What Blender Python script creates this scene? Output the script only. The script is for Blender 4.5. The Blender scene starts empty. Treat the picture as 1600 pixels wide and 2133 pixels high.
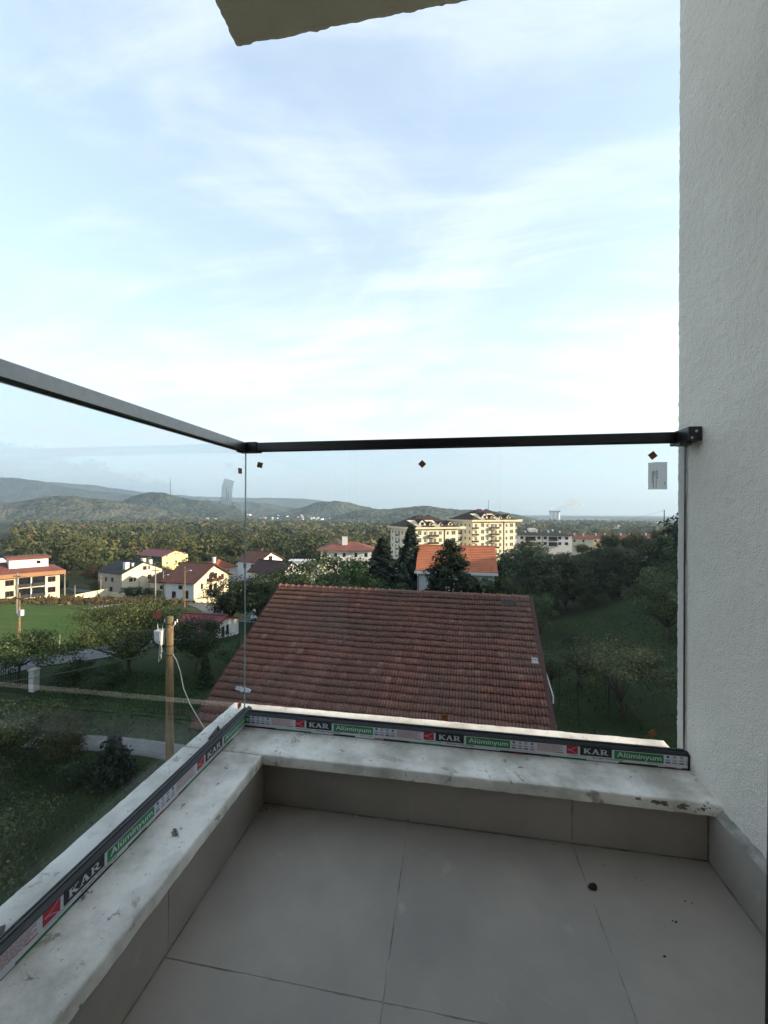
import bpy, bmesh, math, random
import numpy as np
from mathutils import Vector, Matrix

SC = bpy.context.scene
COL = SC.collection
R = math.radians
SUN_ELEV, SUN_AZ = 14.3, 90.6          # azimuth measured from +Y towards +X

# ------------------------------------------------------------------ camera, sky, sun, exposure
cam_data = bpy.data.cameras.new('camera')
cam = bpy.data.objects.new('camera', cam_data)
COL.objects.link(cam)
SC.camera = cam
cam_data.sensor_fit = 'HORIZONTAL'
cam_data.sensor_width = 36.0
cam_data.lens = 36.0 * 837.2 / 1600.0
cam_data.clip_start = 0.05
cam_data.clip_end = 40000.0
F_ = Vector((-0.16423843, 0.98642025, 0.00091455))
R_ = Vector((0.98641111, 0.16423268, 0.00455529))
U_ = Vector((-0.00434323, -0.00165028, 0.99998921))
m = Matrix((R_, U_, -F_)).transposed().to_4x4()
cam.matrix_world = m
cam.location = (0, 0, 0)

world = bpy.data.worlds.new('World')
SC.world = world
world.use_nodes = True
wn, wl = world.node_tree.nodes, world.node_tree.links
wn.clear()


def N(nt, kind, **kw):
    n = nt.nodes.new(kind)
    for k, v in kw.items():
        if k == 'inp':
            for a, b in v.items():
                n.inputs[a].default_value = b
        else:
            setattr(n, k, v)
    return n


def build_sky():
    nt = world.node_tree
    L = nt.links.new
    out = N(nt, 'ShaderNodeOutputWorld')
    bg = N(nt, 'ShaderNodeBackground', inp={'Strength': SKY_STRENGTH})
    sky = N(nt, 'ShaderNodeTexSky', sky_type='NISHITA', sun_disc=False, sun_elevation=R(SUN_ELEV),
            sun_rotation=R(SUN_AZ), altitude=150.0, air_density=1.0, dust_density=1.6, ozone_density=1.6)
    tc = N(nt, 'ShaderNodeTexCoord')
    sep = N(nt, 'ShaderNodeSeparateXYZ')
    L(tc.outputs['Generated'], sep.inputs[0])
    zc = N(nt, 'ShaderNodeMath', operation='MAXIMUM', inp={1: 0.0})
    L(sep.outputs[2], zc.inputs[0])
    za = N(nt, 'ShaderNodeMath', operation='ADD', inp={1: 0.16})
    L(zc.outputs[0], za.inputs[0])
    cmb = N(nt, 'ShaderNodeCombineXYZ')
    for i in (0, 1):
        d = N(nt, 'ShaderNodeMath', operation='DIVIDE')
        L(sep.outputs[i], d.inputs[0])
        L(za.outputs[0], d.inputs[1])
        L(d.outputs[0], cmb.inputs[i])
    mp = N(nt, 'ShaderNodeMapping')
    mp.inputs['Location'].default_value = SKY_SHIFT
    mp.inputs['Rotation'].default_value = (0, 0, R(-35))
    mp.inputs['Scale'].default_value = (0.8, 1.3, 1)
    L(cmb.outputs[0], mp.inputs['Vector'])
    n1 = N(nt, 'ShaderNodeTexNoise', inp={'Scale': 1.15, 'Detail': 9.0, 'Roughness': 0.58, 'Distortion': 0.7})
    L(mp.outputs[0], n1.inputs['Vector'])
    mp2 = N(nt, 'ShaderNodeMapping')
    mp2.inputs['Rotation'].default_value = (0, 0, R(-58))
    mp2.inputs['Scale'].default_value = (0.6, 2.6, 1)
    L(cmb.outputs[0], mp2.inputs['Vector'])
    n2 = N(nt, 'ShaderNodeTexNoise', inp={'Scale': 1.6, 'Detail': 8.0, 'Roughness': 0.62, 'Distortion': 1.1})
    L(mp2.outputs[0], n2.inputs['Vector'])
    ad = N(nt, 'ShaderNodeMath', operation='MULTIPLY_ADD', inp={1: 0.55})
    L(n2.outputs[0], ad.inputs[0])
    L(n1.outputs[0], ad.inputs[2])
    rmp = N(nt, 'ShaderNodeMapRange', interpolation_type='SMOOTHSTEP',
            inp={'From Min': 0.62, 'From Max': 0.98, 'To Min': 0.0, 'To Max': CLOUD_AMOUNT})
    L(ad.outputs[0], rmp.inputs[0])
    # thin veil of high cloud thickens towards the horizon, all round
    hz = N(nt, 'ShaderNodeMapRange', interpolation_type='SMOOTHSTEP',
           inp={'From Min': 0.0, 'From Max': 0.75, 'To Min': VEIL_LOW, 'To Max': VEIL_HIGH})
    L(zc.outputs[0], hz.inputs[0])
    mx = N(nt, 'ShaderNodeMath', operation='ADD', use_clamp=True)
    L(rmp.outputs[0], mx.inputs[0])
    L(hz.outputs[0], mx.inputs[1])
    tone = N(nt, 'ShaderNodeMix', data_type='RGBA', blend_type='MULTIPLY', inp={'Factor': 1.0})
    L(sky.outputs[0], tone.inputs['A'])
    tone.inputs['B'].default_value = (.88, 1.01, 1.0, 1)
    mix = N(nt, 'ShaderNodeMix', data_type='RGBA')
    L(mx.outputs[0], mix.inputs['Factor'])
    L(tone.outputs['Result'], mix.inputs['A'])
    mix.inputs['B'].default_value = CLOUD_COL
    L(mix.outputs['Result'], bg.inputs[0])
    L(bg.outputs[0], out.inputs[0])


SKY_SHIFT = (2.2, 1.7, 0)
SKY_STRENGTH = 0.12
CLOUD_AMOUNT, VEIL_LOW, VEIL_HIGH = 0.36, 0.58, 0.32
CLOUD_COL = (3.0, 3.22, 3.42, 1)
build_sky()
world.cycles.sampling_method = 'AUTOMATIC'

sun_data = bpy.data.lights.new('sun', 'SUN')
sun_data.energy = 4.5
sun_data.angle = R(0.55)
sun_data.color = (1.0, 0.80, 0.56)
sun = bpy.data.objects.new('sun', sun_data)
COL.objects.link(sun)
sun.rotation_euler = (0, R(90 - SUN_ELEV), R(90 - SUN_AZ))
sun.location = (60, 0, 40)

SC.view_settings.view_transform = 'Standard'
SC.view_settings.look = 'None'
SC.view_settings.gamma = 1.0
SC.view_settings.use_curve_mapping = False
SC.view_settings.exposure = 1.78
SC.cycles.max_bounces = 10
SC.cycles.diffuse_bounces = 6
SC.cycles.glossy_bounces = 3
SC.cycles.transparent_max_bounces = 16
SC.cycles.volume_bounces = 0
SC.cycles.caustics_reflective = False
SC.cycles.caustics_refractive = False
SC.cycles.use_denoising = True


# ------------------------------------------------------------------ materials
def new_mat(name):
    mt = bpy.data.materials.new(name)
    mt.use_nodes = True
    mt.node_tree.nodes.clear()
    return mt, mt.node_tree, mt.node_tree.links.new


def ramp(nt, stops, interp='LINEAR'):
    r = nt.nodes.new('ShaderNodeValToRGB')
    r.color_ramp.interpolation = interp
    els = r.color_ramp.elements
    while len(els) < len(stops):
        els.new(0.5)
    for e, (p, c) in zip(els, stops):
        e.position = p
        e.color = (*c, 1) if len(c) == 3 else c
    return r


def pmat(name, c1, c2=None, scale=6.0, rough=0.7, bump=0.0, bscale=60.0, spec=0.4, metal=0.0, detail=6.0,
         vary=0.0, lo=0.35, hi=0.65, stretch=None, spots=None):
    """noise-mottled surface: two close colours, fine bump, per-object variation; spots = (colour, scale, threshold)"""
    mt, nt, L = new_mat(name)
    out = N(nt, 'ShaderNodeOutputMaterial')
    b = N(nt, 'ShaderNodeBsdfPrincipled', inp={'Roughness': rough, 'Metallic': metal, 'Specular IOR Level': spec})
    L(b.outputs[0], out.inputs[0])
    tc = N(nt, 'ShaderNodeTexCoord')
    src = tc.outputs['Object']
    if stretch:
        mp = N(nt, 'ShaderNodeMapping')
        mp.inputs['Scale'].default_value = stretch
        L(src, mp.inputs[0])
        src = mp.outputs[0]
    c2 = c2 or tuple(x * 0.8 for x in c1)
    n = N(nt, 'ShaderNodeTexNoise', inp={'Scale': scale, 'Detail': detail, 'Roughness': 0.6})
    L(src, n.inputs['Vector'])
    r = ramp(nt, [(lo, c2), (hi, c1)])
    L(n.outputs[0], r.inputs[0])
    col = r.outputs[0]
    for sc, ss, th in ([spots] if spots and not isinstance(spots, list) else spots or []):
        n3 = N(nt, 'ShaderNodeTexNoise', inp={'Scale': ss, 'Detail': 5.0, 'Roughness': 0.7, 'Distortion': 0.4})
        L(src, n3.inputs['Vector'])
        r3 = ramp(nt, [(th, (0, 0, 0)), (min(th + 0.06, 1), (1, 1, 1))])
        L(n3.outputs[0], r3.inputs[0])
        mx = N(nt, 'ShaderNodeMix', data_type='RGBA')
        L(r3.outputs[0], mx.inputs['Factor'])
        L(col, mx.inputs['A'])
        mx.inputs['B'].default_value = (*sc, 1)
        col = mx.outputs['Result']
    if vary:
        oi = N(nt, 'ShaderNodeObjectInfo')
        mr = N(nt, 'ShaderNodeMapRange', inp={'To Min': 1 - vary, 'To Max': 1 + vary})
        L(oi.outputs['Random'], mr.inputs[0])
        hv = N(nt, 'ShaderNodeHueSaturation')
        L(mr.outputs[0], hv.inputs['Value'])
        L(col, hv.inputs['Color'])
        col = hv.outputs[0]
    L(col, b.inputs['Base Color'])
    if bump:
        n2 = N(nt, 'ShaderNodeTexNoise', inp={'Scale': bscale, 'Detail': 5.0, 'Roughness': 0.6})
        L(src, n2.inputs['Vector'])
        bp = N(nt, 'ShaderNodeBump', inp={'Strength': bump, 'Distance': 0.02})
        L(n2.outputs[0], bp.inputs['Height'])
        L(bp.outputs[0], b.inputs['Normal'])
    return mt


def leafmat(name, dark, mid, light, trans=0.3, vary=0.25, third=None):
    mt, nt, L = new_mat(name)
    out = N(nt, 'ShaderNodeOutputMaterial')
    at = N(nt, 'ShaderNodeAttribute', attribute_name='tint')
    stops = [(0.0, dark), (0.55, mid), (0.92, light)]
    if third:
        stops.append((1.0, third))
    r = ramp(nt, stops)
    L(at.outputs['Fac'], r.inputs[0])
    oi = N(nt, 'ShaderNodeObjectInfo')
    mr = N(nt, 'ShaderNodeMapRange', inp={'To Min': 1 - vary, 'To Max': 1 + vary})
    L(oi.outputs['Random'], mr.inputs[0])
    hm = N(nt, 'ShaderNodeMapRange', inp={'To Min': 0.5 - 0.1 * vary, 'To Max': 0.5 + 0.1 * vary})
    ml = N(nt, 'ShaderNodeMath', operation='MULTIPLY', inp={1: 7.31})
    fr = N(nt, 'ShaderNodeMath', operation='FRACT')
    L(oi.outputs['Random'], ml.inputs[0])
    L(ml.outputs[0], fr.inputs[0])
    L(fr.outputs[0], hm.inputs[0])
    hv = N(nt, 'ShaderNodeHueSaturation')
    L(mr.outputs[0], hv.inputs['Value'])
    L(hm.outputs[0], hv.inputs['Hue'])
    L(r.outputs[0], hv.inputs['Color'])
    d = N(nt, 'ShaderNodeBsdfPrincipled', inp={'Roughness': 0.65, 'Specular IOR Level': 0.25})
    t = N(nt, 'ShaderNodeBsdfTranslucent')
    L(hv.outputs[0], d.inputs['Base Color'])
    L(hv.outputs[0], t.inputs['Color'])
    mx = N(nt, 'ShaderNodeMixShader', inp={0: trans})
    L(d.outputs[0], mx.inputs[1])
    L(t.outputs[0], mx.inputs[2])
    L(mx.outputs[0], out.inputs[0])
    return mt


def glassmat(name, tint, refl=1.0):
    """clear pane: straight-through tinted light plus a Schlick mirror term"""
    mt, nt, L = new_mat(name)
    out = N(nt, 'ShaderNodeOutputMaterial')
    lw = N(nt, 'ShaderNodeLayerWeight', inp={'Blend': 0.5})
    pw = N(nt, 'ShaderNodeMath', operation='POWER', inp={1: 5.0})
    L(lw.outputs['Facing'], pw.inputs[0])
    ma = N(nt, 'ShaderNodeMath', operation='MULTIPLY_ADD', inp={1: 0.95 * refl, 2: 0.045 * refl})
    L(pw.outputs[0], ma.inputs[0])
    tr = N(nt, 'ShaderNodeBsdfTransparent', inp={'Color': (*tint, 1)})
    gl = N(nt, 'ShaderNodeBsdfGlossy', inp={'Roughness': 0.0, 'Color': (1, 1, 1, 1)})
    mx = N(nt, 'ShaderNodeMixShader')
    L(ma.outputs[0], mx.inputs[0])
    L(tr.outputs[0], mx.inputs[1])
    L(gl.outputs[0], mx.inputs[2])
    L(mx.outputs[0], out.inputs[0])
    return mt


# ------------------------------------------------------------------ mesh helpers
class MB:
    def __init__(s):
        s.v, s.f, s.mi = [], [], []

    def add(s, verts, faces, mi=0):
        o = len(s.v)
        s.v += [tuple(p) for p in verts]
        s.f += [tuple(i + o for i in f) for f in faces]
        s.mi += [mi] * len(faces)
        return s

    def box(s, x0, x1, y0, y1, z0, z1, mi=0):
        return s.add([(x0, y0, z0), (x1, y0, z0), (x1, y1, z0), (x0, y1, z0), (x0, y0, z1), (x1, y0, z1), (x1, y1, z1), (x0, y1, z1)],
                     [(0, 3, 2, 1), (4, 5, 6, 7), (0, 1, 5, 4), (1, 2, 6, 5), (2, 3, 7, 6), (3, 0, 4, 7)], mi)

    def hexa(s, bottom, top, mi=0):
        return s.add(list(bottom) + list(top), [(0, 3, 2, 1), (4, 5, 6, 7), (0, 1, 5, 4), (1, 2, 6, 5), (2, 3, 7, 6), (3, 0, 4, 7)], mi)

    def extrude(s, poly, a, b, mapf, mi=0):
        """closed outline poly [(p,q)] swept from a to b; mapf(p,q,t) -> xyz"""
        n = len(poly)
        vs = [mapf(p, q, a) for p, q in poly] + [mapf(p, q, b) for p, q in poly]
        fs = [tuple(range(n))[::-1], tuple(range(n, 2 * n))] + [(i, (i + 1) % n, n + (i + 1) % n, n + i) for i in range(n)]
        return s.add(vs, fs, mi)

    def slab(s, quad, t, mi=0):
        """a quad given thickness t downwards along its normal"""
        q = [Vector(p) for p in quad]
        n = (q[1] - q[0]).cross(q[3] - q[0]).normalized()
        lo = [p - n * t for p in q]
        return s.hexa(lo, q, mi)

    def tube(s, pts, rad, n=8, mi=0, cap=True):
        pts = [Vector(p) for p in pts]
        if not hasattr(rad, '__len__'):
            rad = [rad] * len(pts)
        vs, fs = [], []
        for i, p in enumerate(pts):
            d = (pts[min(i + 1, len(pts) - 1)] - pts[max(i - 1, 0)]).normalized()
            a = d.cross(Vector((0, 0, 1)) if abs(d.z) < 0.95 else Vector((1, 0, 0))).normalized()
            b = d.cross(a)
            for k in range(n):
                t = 2 * math.pi * k / n
                vs.append(p + (a * math.cos(t) + b * math.sin(t)) * rad[i])
        for i in range(len(pts) - 1):
            for k in range(n):
                fs.append((i * n + k, i * n + (k + 1) % n, (i + 1) * n + (k + 1) % n, (i + 1) * n + k))
        if cap:
            fs.append(tuple(range(n))[::-1])
            fs.append(tuple((len(pts) - 1) * n + k for k in range(n)))
        return s.add(vs, fs, mi)

    def ball(s, c, r, mi=0, n=8, m=5, sq=(1, 1, 1), jit=0.0, rng=None):
        vs, fs = [], []
        for i in range(m + 1):
            ph = math.pi * i / m
            for k in range(n):
                t = 2 * math.pi * k / n
                j = 1 + (rng.uniform(-jit, jit) if rng else 0)
                vs.append((c[0] + r * sq[0] * j * math.sin(ph) * math.cos(t), c[1] + r * sq[1] * j * math.sin(ph) * math.sin(t),
                           c[2] + r * sq[2] * j * math.cos(ph)))
        for i in range(m):
            for k in range(n):
                fs.append((i * n + k, (i + 1) * n + k, (i + 1) * n + (k + 1) % n, i * n + (k + 1) % n))
        return s.add(vs, fs, mi)

    def mesh(s, name, mats, off=(0, 0, 0), smooth=False, bevel=0):
        me = bpy.data.meshes.new(name)
        vv = [(x - off[0], y - off[1], z - off[2]) for x, y, z in s.v]
        me.from_pydata(vv, [], s.f)
        for mt in mats if isinstance(mats, (list, tuple)) else [mats]:
            me.materials.append(mt)
        me.polygons.foreach_set('material_index', s.mi)
        if bevel:
            bm = bmesh.new()
            bm.from_mesh(me)
            bmesh.ops.remove_doubles(bm, verts=bm.verts, dist=1e-5)
            bmesh.ops.recalc_face_normals(bm, faces=bm.faces)
            ed = [e for e in bm.edges if len(e.link_faces) == 2 and e.calc_face_angle() > 0.6]
            bmesh.ops.bevel(bm, geom=ed, offset=bevel, segments=2, affect='EDGES', profile=0.6)
            bm.to_mesh(me)
            bm.free()
        if smooth:
            me.polygons.foreach_set('use_smooth', [True] * len(me.polygons))
        me.update()
        return me

    def build(s, name, mats, parent=None, off=(0, 0, 0), smooth=False, bevel=0):
        return link(name, s.mesh(name, mats, off, smooth, bevel), parent)


def link(name, me, parent=None, loc=(0, 0, 0), rot=(0, 0, 0), scale=(1, 1, 1)):
    o = bpy.data.objects.new(name, me)
    COL.objects.link(o)
    o.location, o.rotation_euler, o.scale = loc, rot, scale
    if parent:
        o.parent = parent
    return o


def tag(o, label=None, cat=None, group=None, kind=None):
    if label: o['label'] = label
    if cat: o['category'] = cat
    if group: o['group'] = group
    if kind: o['kind'] = kind
    return o


def thing(name, label, cat, loc=(0, 0, 0), rz=0.0, group=None):
    o = bpy.data.objects.new(name, None)
    COL.objects.link(o)
    o.empty_display_size = 0.3
    o.location = loc
    o.rotation_euler = (0, 0, rz)
    return tag(o, label, cat, group)


def np_mesh(name, V, Q, mats, tint=None, mi=None, smooth=False):
    """mesh from numpy verts and quads"""
    me = bpy.data.meshes.new(name)
    n = len(Q)
    me.vertices.add(len(V))
    me.vertices.foreach_set('co', np.asarray(V, np.float32).ravel())
    me.loops.add(n * 4)
    me.loops.foreach_set('vertex_index', np.asarray(Q, np.int32).ravel())
    me.polygons.add(n)
    me.polygons.foreach_set('loop_start', np.arange(0, 4 * n, 4, dtype=np.int32))
    for mt in mats if isinstance(mats, (list, tuple)) else [mats]:
        me.materials.append(mt)
    if mi is not None:
        me.polygons.foreach_set('material_index', np.asarray(mi, np.int32))
    if smooth:
        me.polygons.foreach_set('use_smooth', np.ones(n, bool))
    me.update(calc_edges=True)
    if tint is not None:
        a = me.attributes.new('tint', 'FLOAT', 'FACE')
        a.data.foreach_set('value', np.asarray(tint, np.float32))
    me.validate()
    return me


def grid_quads(nx, ny):
    i = np.arange(nx - 1)[None, :] + nx * np.arange(ny - 1)[:, None]
    return np.stack([i, i + 1, i + nx + 1, i + nx], -1).reshape(-1, 4)


# ------------------------------------------------------------------ terrain height (metres, camera height = 0)
GY = [0, 26, 40, 95, 130, 300, 700, 1500, 4000]
GZ = [-12, -12, -14.1, -23.2, -26, -31, -38, -42, -46]
QX = [8, 20, 35, 55, 90, 140]
QZ = [0, 4.2, 11.0, 18.0, 26, 31]


def ground(x, y):
    x, y = np.asarray(x, float), np.asarray(y, float)
    z = np.interp(y, GY, GZ)
    q = x + .05 * (np.clip(y, 0, 150) - 30)
    t = np.clip((y - 105) / 135, 0, 1)
    return z + np.interp(q, QX, QZ) * (1 - t * t * (3 - 2 * t))


def gz(x, y):
    return float(ground(x, y))
# ------------------------------------------------------------------ materials in use
M = {}
M['stucco'] = pmat('stucco', (.94, .87, .765), (.85, .775, .68), scale=1.7, rough=.9, bump=.55, bscale=150, spec=.2)
M['soffit'] = pmat('soffit_plaster', (.90, .80, .62), (.82, .73, .57), scale=7, rough=.95, bump=.35, bscale=120, spec=.1)
M['tile'] = pmat('grey_porcelain', (.42, .365, .31), (.31, .275, .238), scale=2.2, rough=.55, bump=.05, bscale=500, spec=.4, vary=.05, detail=10,
                 spots=[((.41, .365, .315), 6, .62), ((.44, .40, .35), 26, .69), ((.20, .175, .15), 38, .70), ((.22, .195, .165), 4.5, .68)])
M['grout'] = pmat('grout', (.46, .43, .38), (.15, .135, .115), scale=9, rough=.95)
M['marble'] = pmat('dusty_marble', (.94, .885, .80), (.50, .46, .39), scale=5.5, rough=.5, bump=.15, bscale=70, detail=10, lo=.33, hi=.58,
                   spots=[((.42, .385, .32), 9, .60), ((.24, .215, .18), 21, .63), ((.13, .115, .095), 48, .66)])
M['mortar'] = pmat('mortar', (.34, .29, .225), (.17, .145, .11), scale=30, rough=1, bump=.8, bscale=80)
M['black'] = pmat('black_aluminium', (.016, .016, .017), (.012, .012, .013), scale=40, rough=.34, spec=.5)
M['rail_sheen'] = pmat('sheen_rail', (.20, .197, .188), (.17, .168, .16), scale=40, rough=.30, metal=1)  # lighter copy of the black rail metal, sky sheen put into its grey
M['gasket'] = pmat('gasket', (.10, .095, .09), (.07, .066, .062), scale=20, rough=.6)
M['screw'] = pmat('steel_screw', (.55, .55, .55), scale=20, rough=.3, metal=1)
M['film_white'] = pmat('film_white', (.62, .63, .66), (.57, .58, .62), scale=30, rough=.35)
M['film_black'] = pmat('film_black', (.012, .013, .017), scale=30, rough=.35)
M['film_green'] = pmat('film_green', (.018, .20, .055), (.016, .18, .05), scale=30, rough=.35)
M['film_red'] = pmat('film_red', (.42, .012, .035), (.38, .011, .03), scale=30, rough=.35)
M['ink_red'] = pmat('ink_red', (.45, .18, .21), scale=30, rough=.5)
M['ink_blue'] = pmat('ink_blue', (.06, .09, .25), scale=30, rough=.5)
M['ink_grey'] = pmat('ink_grey', (.05, .05, .07), scale=30, rough=.5)
M['cork'] = pmat('cork', (.30, .12, .045), (.20, .075, .03), scale=200, rough=.9, bump=.3, bscale=300)
M['cork_red'] = pmat('red_cork', (.52, .17, .11), (.42, .13, .085), scale=200, rough=.9, bump=.3, bscale=300)
M['paper'] = leafmat('paper', (.95, .95, .93), (.95, .95, .93), (.95, .95, .93), .55, vary=0)
M['sticker'] = leafmat('sticker', (.97, .97, .95), (.97, .97, .95), (.97, .97, .95), .8, vary=0)
_nt = M['sticker'].node_tree
_out = [n for n in _nt.nodes if n.type == 'OUTPUT_MATERIAL'][0]
_src = _out.inputs[0].links[0].from_socket
_mx = N(_nt, 'ShaderNodeMixShader', inp={0: .26})
_tr = N(_nt, 'ShaderNodeBsdfTransparent')
_nt.links.new(_src, _mx.inputs[1])
_nt.links.new(_tr.outputs[0], _mx.inputs[2])
_nt.links.new(_mx.outputs[0], _out.inputs[0])
M['dark_frame'] = pmat('dark_frame', (.012, .008, .010), scale=20, rough=.4)
M['room'] = pmat('room_plaster', (.75, .72, .67), scale=3, rough=.9)
M['pane'] = glassmat('balcony_glass', (.855, .87, .875), .36)
M['pane_side'] = glassmat('side_glass', (.85, .868, .876), .8)
M['glass_edge'] = pmat('polished_glass_edge', (.50, .58, .56), (.42, .50, .48), scale=60, rough=.15, spec=.8)
M['debris'] = pmat('debris', (.055, .047, .04), (.03, .026, .022), scale=60, rough=1, bump=.6, bscale=120)
M['pebble'] = pmat('pebble', (.6, .58, .54), scale=60, rough=.9)


def displaced(P, nrm, amp, scale, seed=0):
    """push points along their normals by cheap value noise (sum of octaves of hashed lattice noise)"""
    def vn(X):
        i = np.floor(X).astype(np.int64)
        f = X - i
        f = f * f * (3 - 2 * f)
        def h(a, b, c):
            k = (a * 73856093) ^ (b * 19349663) ^ (c * 83492791) ^ (seed * 2654435761)
            k = (k ^ (k >> 13)) * 1274126177 & 0x7fffffff
            return (k % 100003) / 100003.0
        r = 0
        for dx in (0, 1):
            for dy in (0, 1):
                for dz in (0, 1):
                    w = (f[:, 0] if dx else 1 - f[:, 0]) * (f[:, 1] if dy else 1 - f[:, 1]) * (f[:, 2] if dz else 1 - f[:, 2])
                    r = r + w * h(i[:, 0] + dx, i[:, 1] + dy, i[:, 2] + dz)
        return r - .5
    d = vn(P * scale) + .5 * vn(P * scale * 2.1 + 7) + .25 * vn(P * scale * 4.3 + 13)
    return P + nrm * (d * amp)[:, None]


# ------------------------------------------------------------------ balcony floor
FZ = -1.217
fl = MB().box(-1.05, .91, -.3, 1.7, -1.42, FZ - .0010).build('balcony_floor', M['grout'])
tag(fl, 'grey tiled balcony floor', 'floor', kind='structure')
XB = [-.765, -.161, .445, .893]
YB = [-.25, .39, .985, 1.575]
gp = .0016
for i in range(3):
    for j in range(3):
        MB().box(XB[i] + gp, XB[i + 1] - gp, YB[j] + gp, YB[j + 1] - gp, FZ - .012, FZ).build('tile', M['tile'], fl, bevel=.0012)
# things lying on the floor
rng = random.Random(5)
b = MB()
for k in range(7):
    b.ball((.459 + rng.uniform(-.012, .012), 1.399 + rng.uniform(-.008, .008), FZ + .004), rng.uniform(.003, .009), n=7, m=4, sq=(1.3, 1, .7), jit=.3, rng=rng)
tag(b.build('mortar_lump', M['debris'], off=(0, 0, 0)), 'dark crumbled lump of dried mortar on the floor tile joint', 'debris')
tag(MB().ball((-.364, 1.562, FZ + .005), .006, n=8, m=5, sq=(1, 1, .8), jit=.2, rng=rng).build('pebble', M['pebble']),
    'tiny white pebble on the floor by the front skirting', 'pebble')
b = MB()
for (x, y) in [(.374, 1.566), (.53, 1.50), (.62, 1.46), (.58, 1.22), (-.735, 1.545), (-.745, 1.53), (-.72, 1.56), (.74, 1.40), (.66, 1.33), (-.70, 1.565), (-.742, 1.50)]:
    for q in range(4):
        b.ball((x + rng.uniform(-.012, .012), y + rng.uniform(-.006, .006), FZ + .0015), rng.uniform(.0008, .0022), n=6, m=3, sq=(1.4, 1, .6), jit=.3, rng=rng)
tag(b.build('floor_grit', M['debris']), 'dark grit scattered on the balcony floor', 'grit', kind='stuff')

# ------------------------------------------------------------------ parapet with marble coping
MZ = -.992
pl = (-.2, 1.74, FZ)
par = thing('parapet', 'low tiled balcony parapet with dusty white marble coping', 'parapet', pl)
b = MB().box(-1.085, .93, 1.585, 1.915, -1.62, MZ - .040).box(-1.085, -.775, -.1, 1.585, -1.62, MZ - .040)
b.box(-.775, .93, -.1, 1.585, -1.62, -1.425)
b.build('wall_core', M['stucco'], par, pl)
for i in range(3):
    MB().box(XB[i] + gp, XB[i + 1] - gp, 1.575, 1.587, FZ + .003, MZ - .042).build('skirting_tile', M['tile'], par, pl, bevel=.001)
for y0, y1 in ((.39, 1.00), (1.00, 1.573), (-.1, .39)):
    MB().box(-.777, -.765, y0 + gp, y1 - gp, FZ + .003, MZ - .046).build('skirting_tile', M['tile'], par, pl, bevel=.001)
MB().box(-.776, -.7665, .1, 1.573, MZ - .046, MZ - .0405).build('grout_line', M['grout'], par, pl)
for k in (1, 2):
    MB().box(XB[k] - 2 * gp, XB[k] + 2 * gp, 1.5745, 1.58, FZ + .003, MZ - .042).build('grout_line', M['grout'], par, pl)
MB().box(-.773, -.7645, 1.0 - gp, 1.0 + gp, FZ + .003, MZ - .05).build('grout_line', M['grout'], par, pl)


def coping(name, x0, x1, y0, y1, seed, cut=None):
    """marble slab: dense top so that edges can be chipped a little"""
    nx, ny = max(3, int((x1 - x0) / .02)), max(3, int((y1 - y0) / .02))
    e = .006
    xs = np.concatenate([[x0, x0 + e * .4], np.linspace(x0 + e, x1 - e, nx), [x1 - e * .4, x1]])
    ys = np.concatenate([[y0, y0 + e * .4], np.linspace(y0 + e, y1 - e, ny), [y1 - e * .4, y1]])
    X, Y = np.meshgrid(xs, ys)
    dx = np.minimum(X - x0, x1 - X)
    dy = np.minimum(Y - y0, y1 - Y)
    d = np.minimum(np.minimum(dx, dy) / e, 1)
    Z = MZ - e * (1 - np.sqrt(np.clip(1 - (1 - d) ** 2, 0, 1)))
    P = np.stack([X.ravel(), Y.ravel(), Z.ravel()], 1)
    r = np.random.RandomState(seed)
    nv = np.zeros_like(P)
    nv[:, 2] = 1
    P = displaced(P, nv, .0016, 40, seed)
    edge = (d.ravel() < .5)
    ctr = np.array([(x0 + x1) / 2, (y0 + y1) / 2, 0])
    side = np.stack([np.where(dx.ravel() < e * .5, np.sign(ctr[0] - P[:, 0]), 0), np.where(dy.ravel() < e * .5, np.sign(ctr[1] - P[:, 1]), 0), np.zeros(len(P))], 1)
    P = displaced(P, side, .005, 30, seed + 3)
    nX, nY = len(xs), len(ys)
    Q = grid_quads(nX, nY)
    loop = [i for i in range(nX)] + [nX - 1 + nX * j for j in range(1, nY)] + [nX * (nY - 1) + i for i in range(nX - 2, -1, -1)] + [nX * j for j in range(nY - 2, 0, -1)]
    lo = P[loop].copy()
    lo[:, 2] = MZ - .040
    base = len(P)
    Q2 = np.array([[loop[(k + 1) % len(loop)], loop[k], base + k, base + (k + 1) % len(loop)] for k in range(len(loop))])
    V = np.concatenate([P, lo])
    bottom = np.array([[base, base, base, base]])[:0]
    if cut:
        for v in V:
            lim = cut[0] + (v[1] - cut[1]) * cut[2]
            if v[1] > cut[1] and v[0] > lim:
                v[0] = lim
    V = V - np.array(pl)
    me = np_mesh(name, V, np.concatenate([Q, Q2]), M['marble'])
    return link(name, me, par)


coping('marble_coping', -1.108, .925, 1.5395, 1.939, 3)
coping('marble_coping', -1.112, -.755, .05, 1.5365, 9)
b = MB()
rng = random.Random(11)
for k in range(70):
    x = .64 + .25 * rng.random() ** .8
    b.ball((x, 1.5412 + rng.uniform(-.002, .001), MZ - .008 - .028 * (x - .62) / .28 * rng.uniform(.3, 1.0)), rng.uniform(.003, .006), n=7, m=4, sq=(2.0, .22, .9), jit=.35, rng=rng)
for k in range(40):
    b.ball((.86 + .05 * rng.random(), 1.541 + .012 * rng.random(), MZ - .012 + rng.uniform(-.024, .008)), rng.uniform(.003, .007), n=7, m=4, sq=(1.5, .6, .8), jit=.35, rng=rng)
b.build('mortar_patch', M['mortar'], par, pl)

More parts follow.
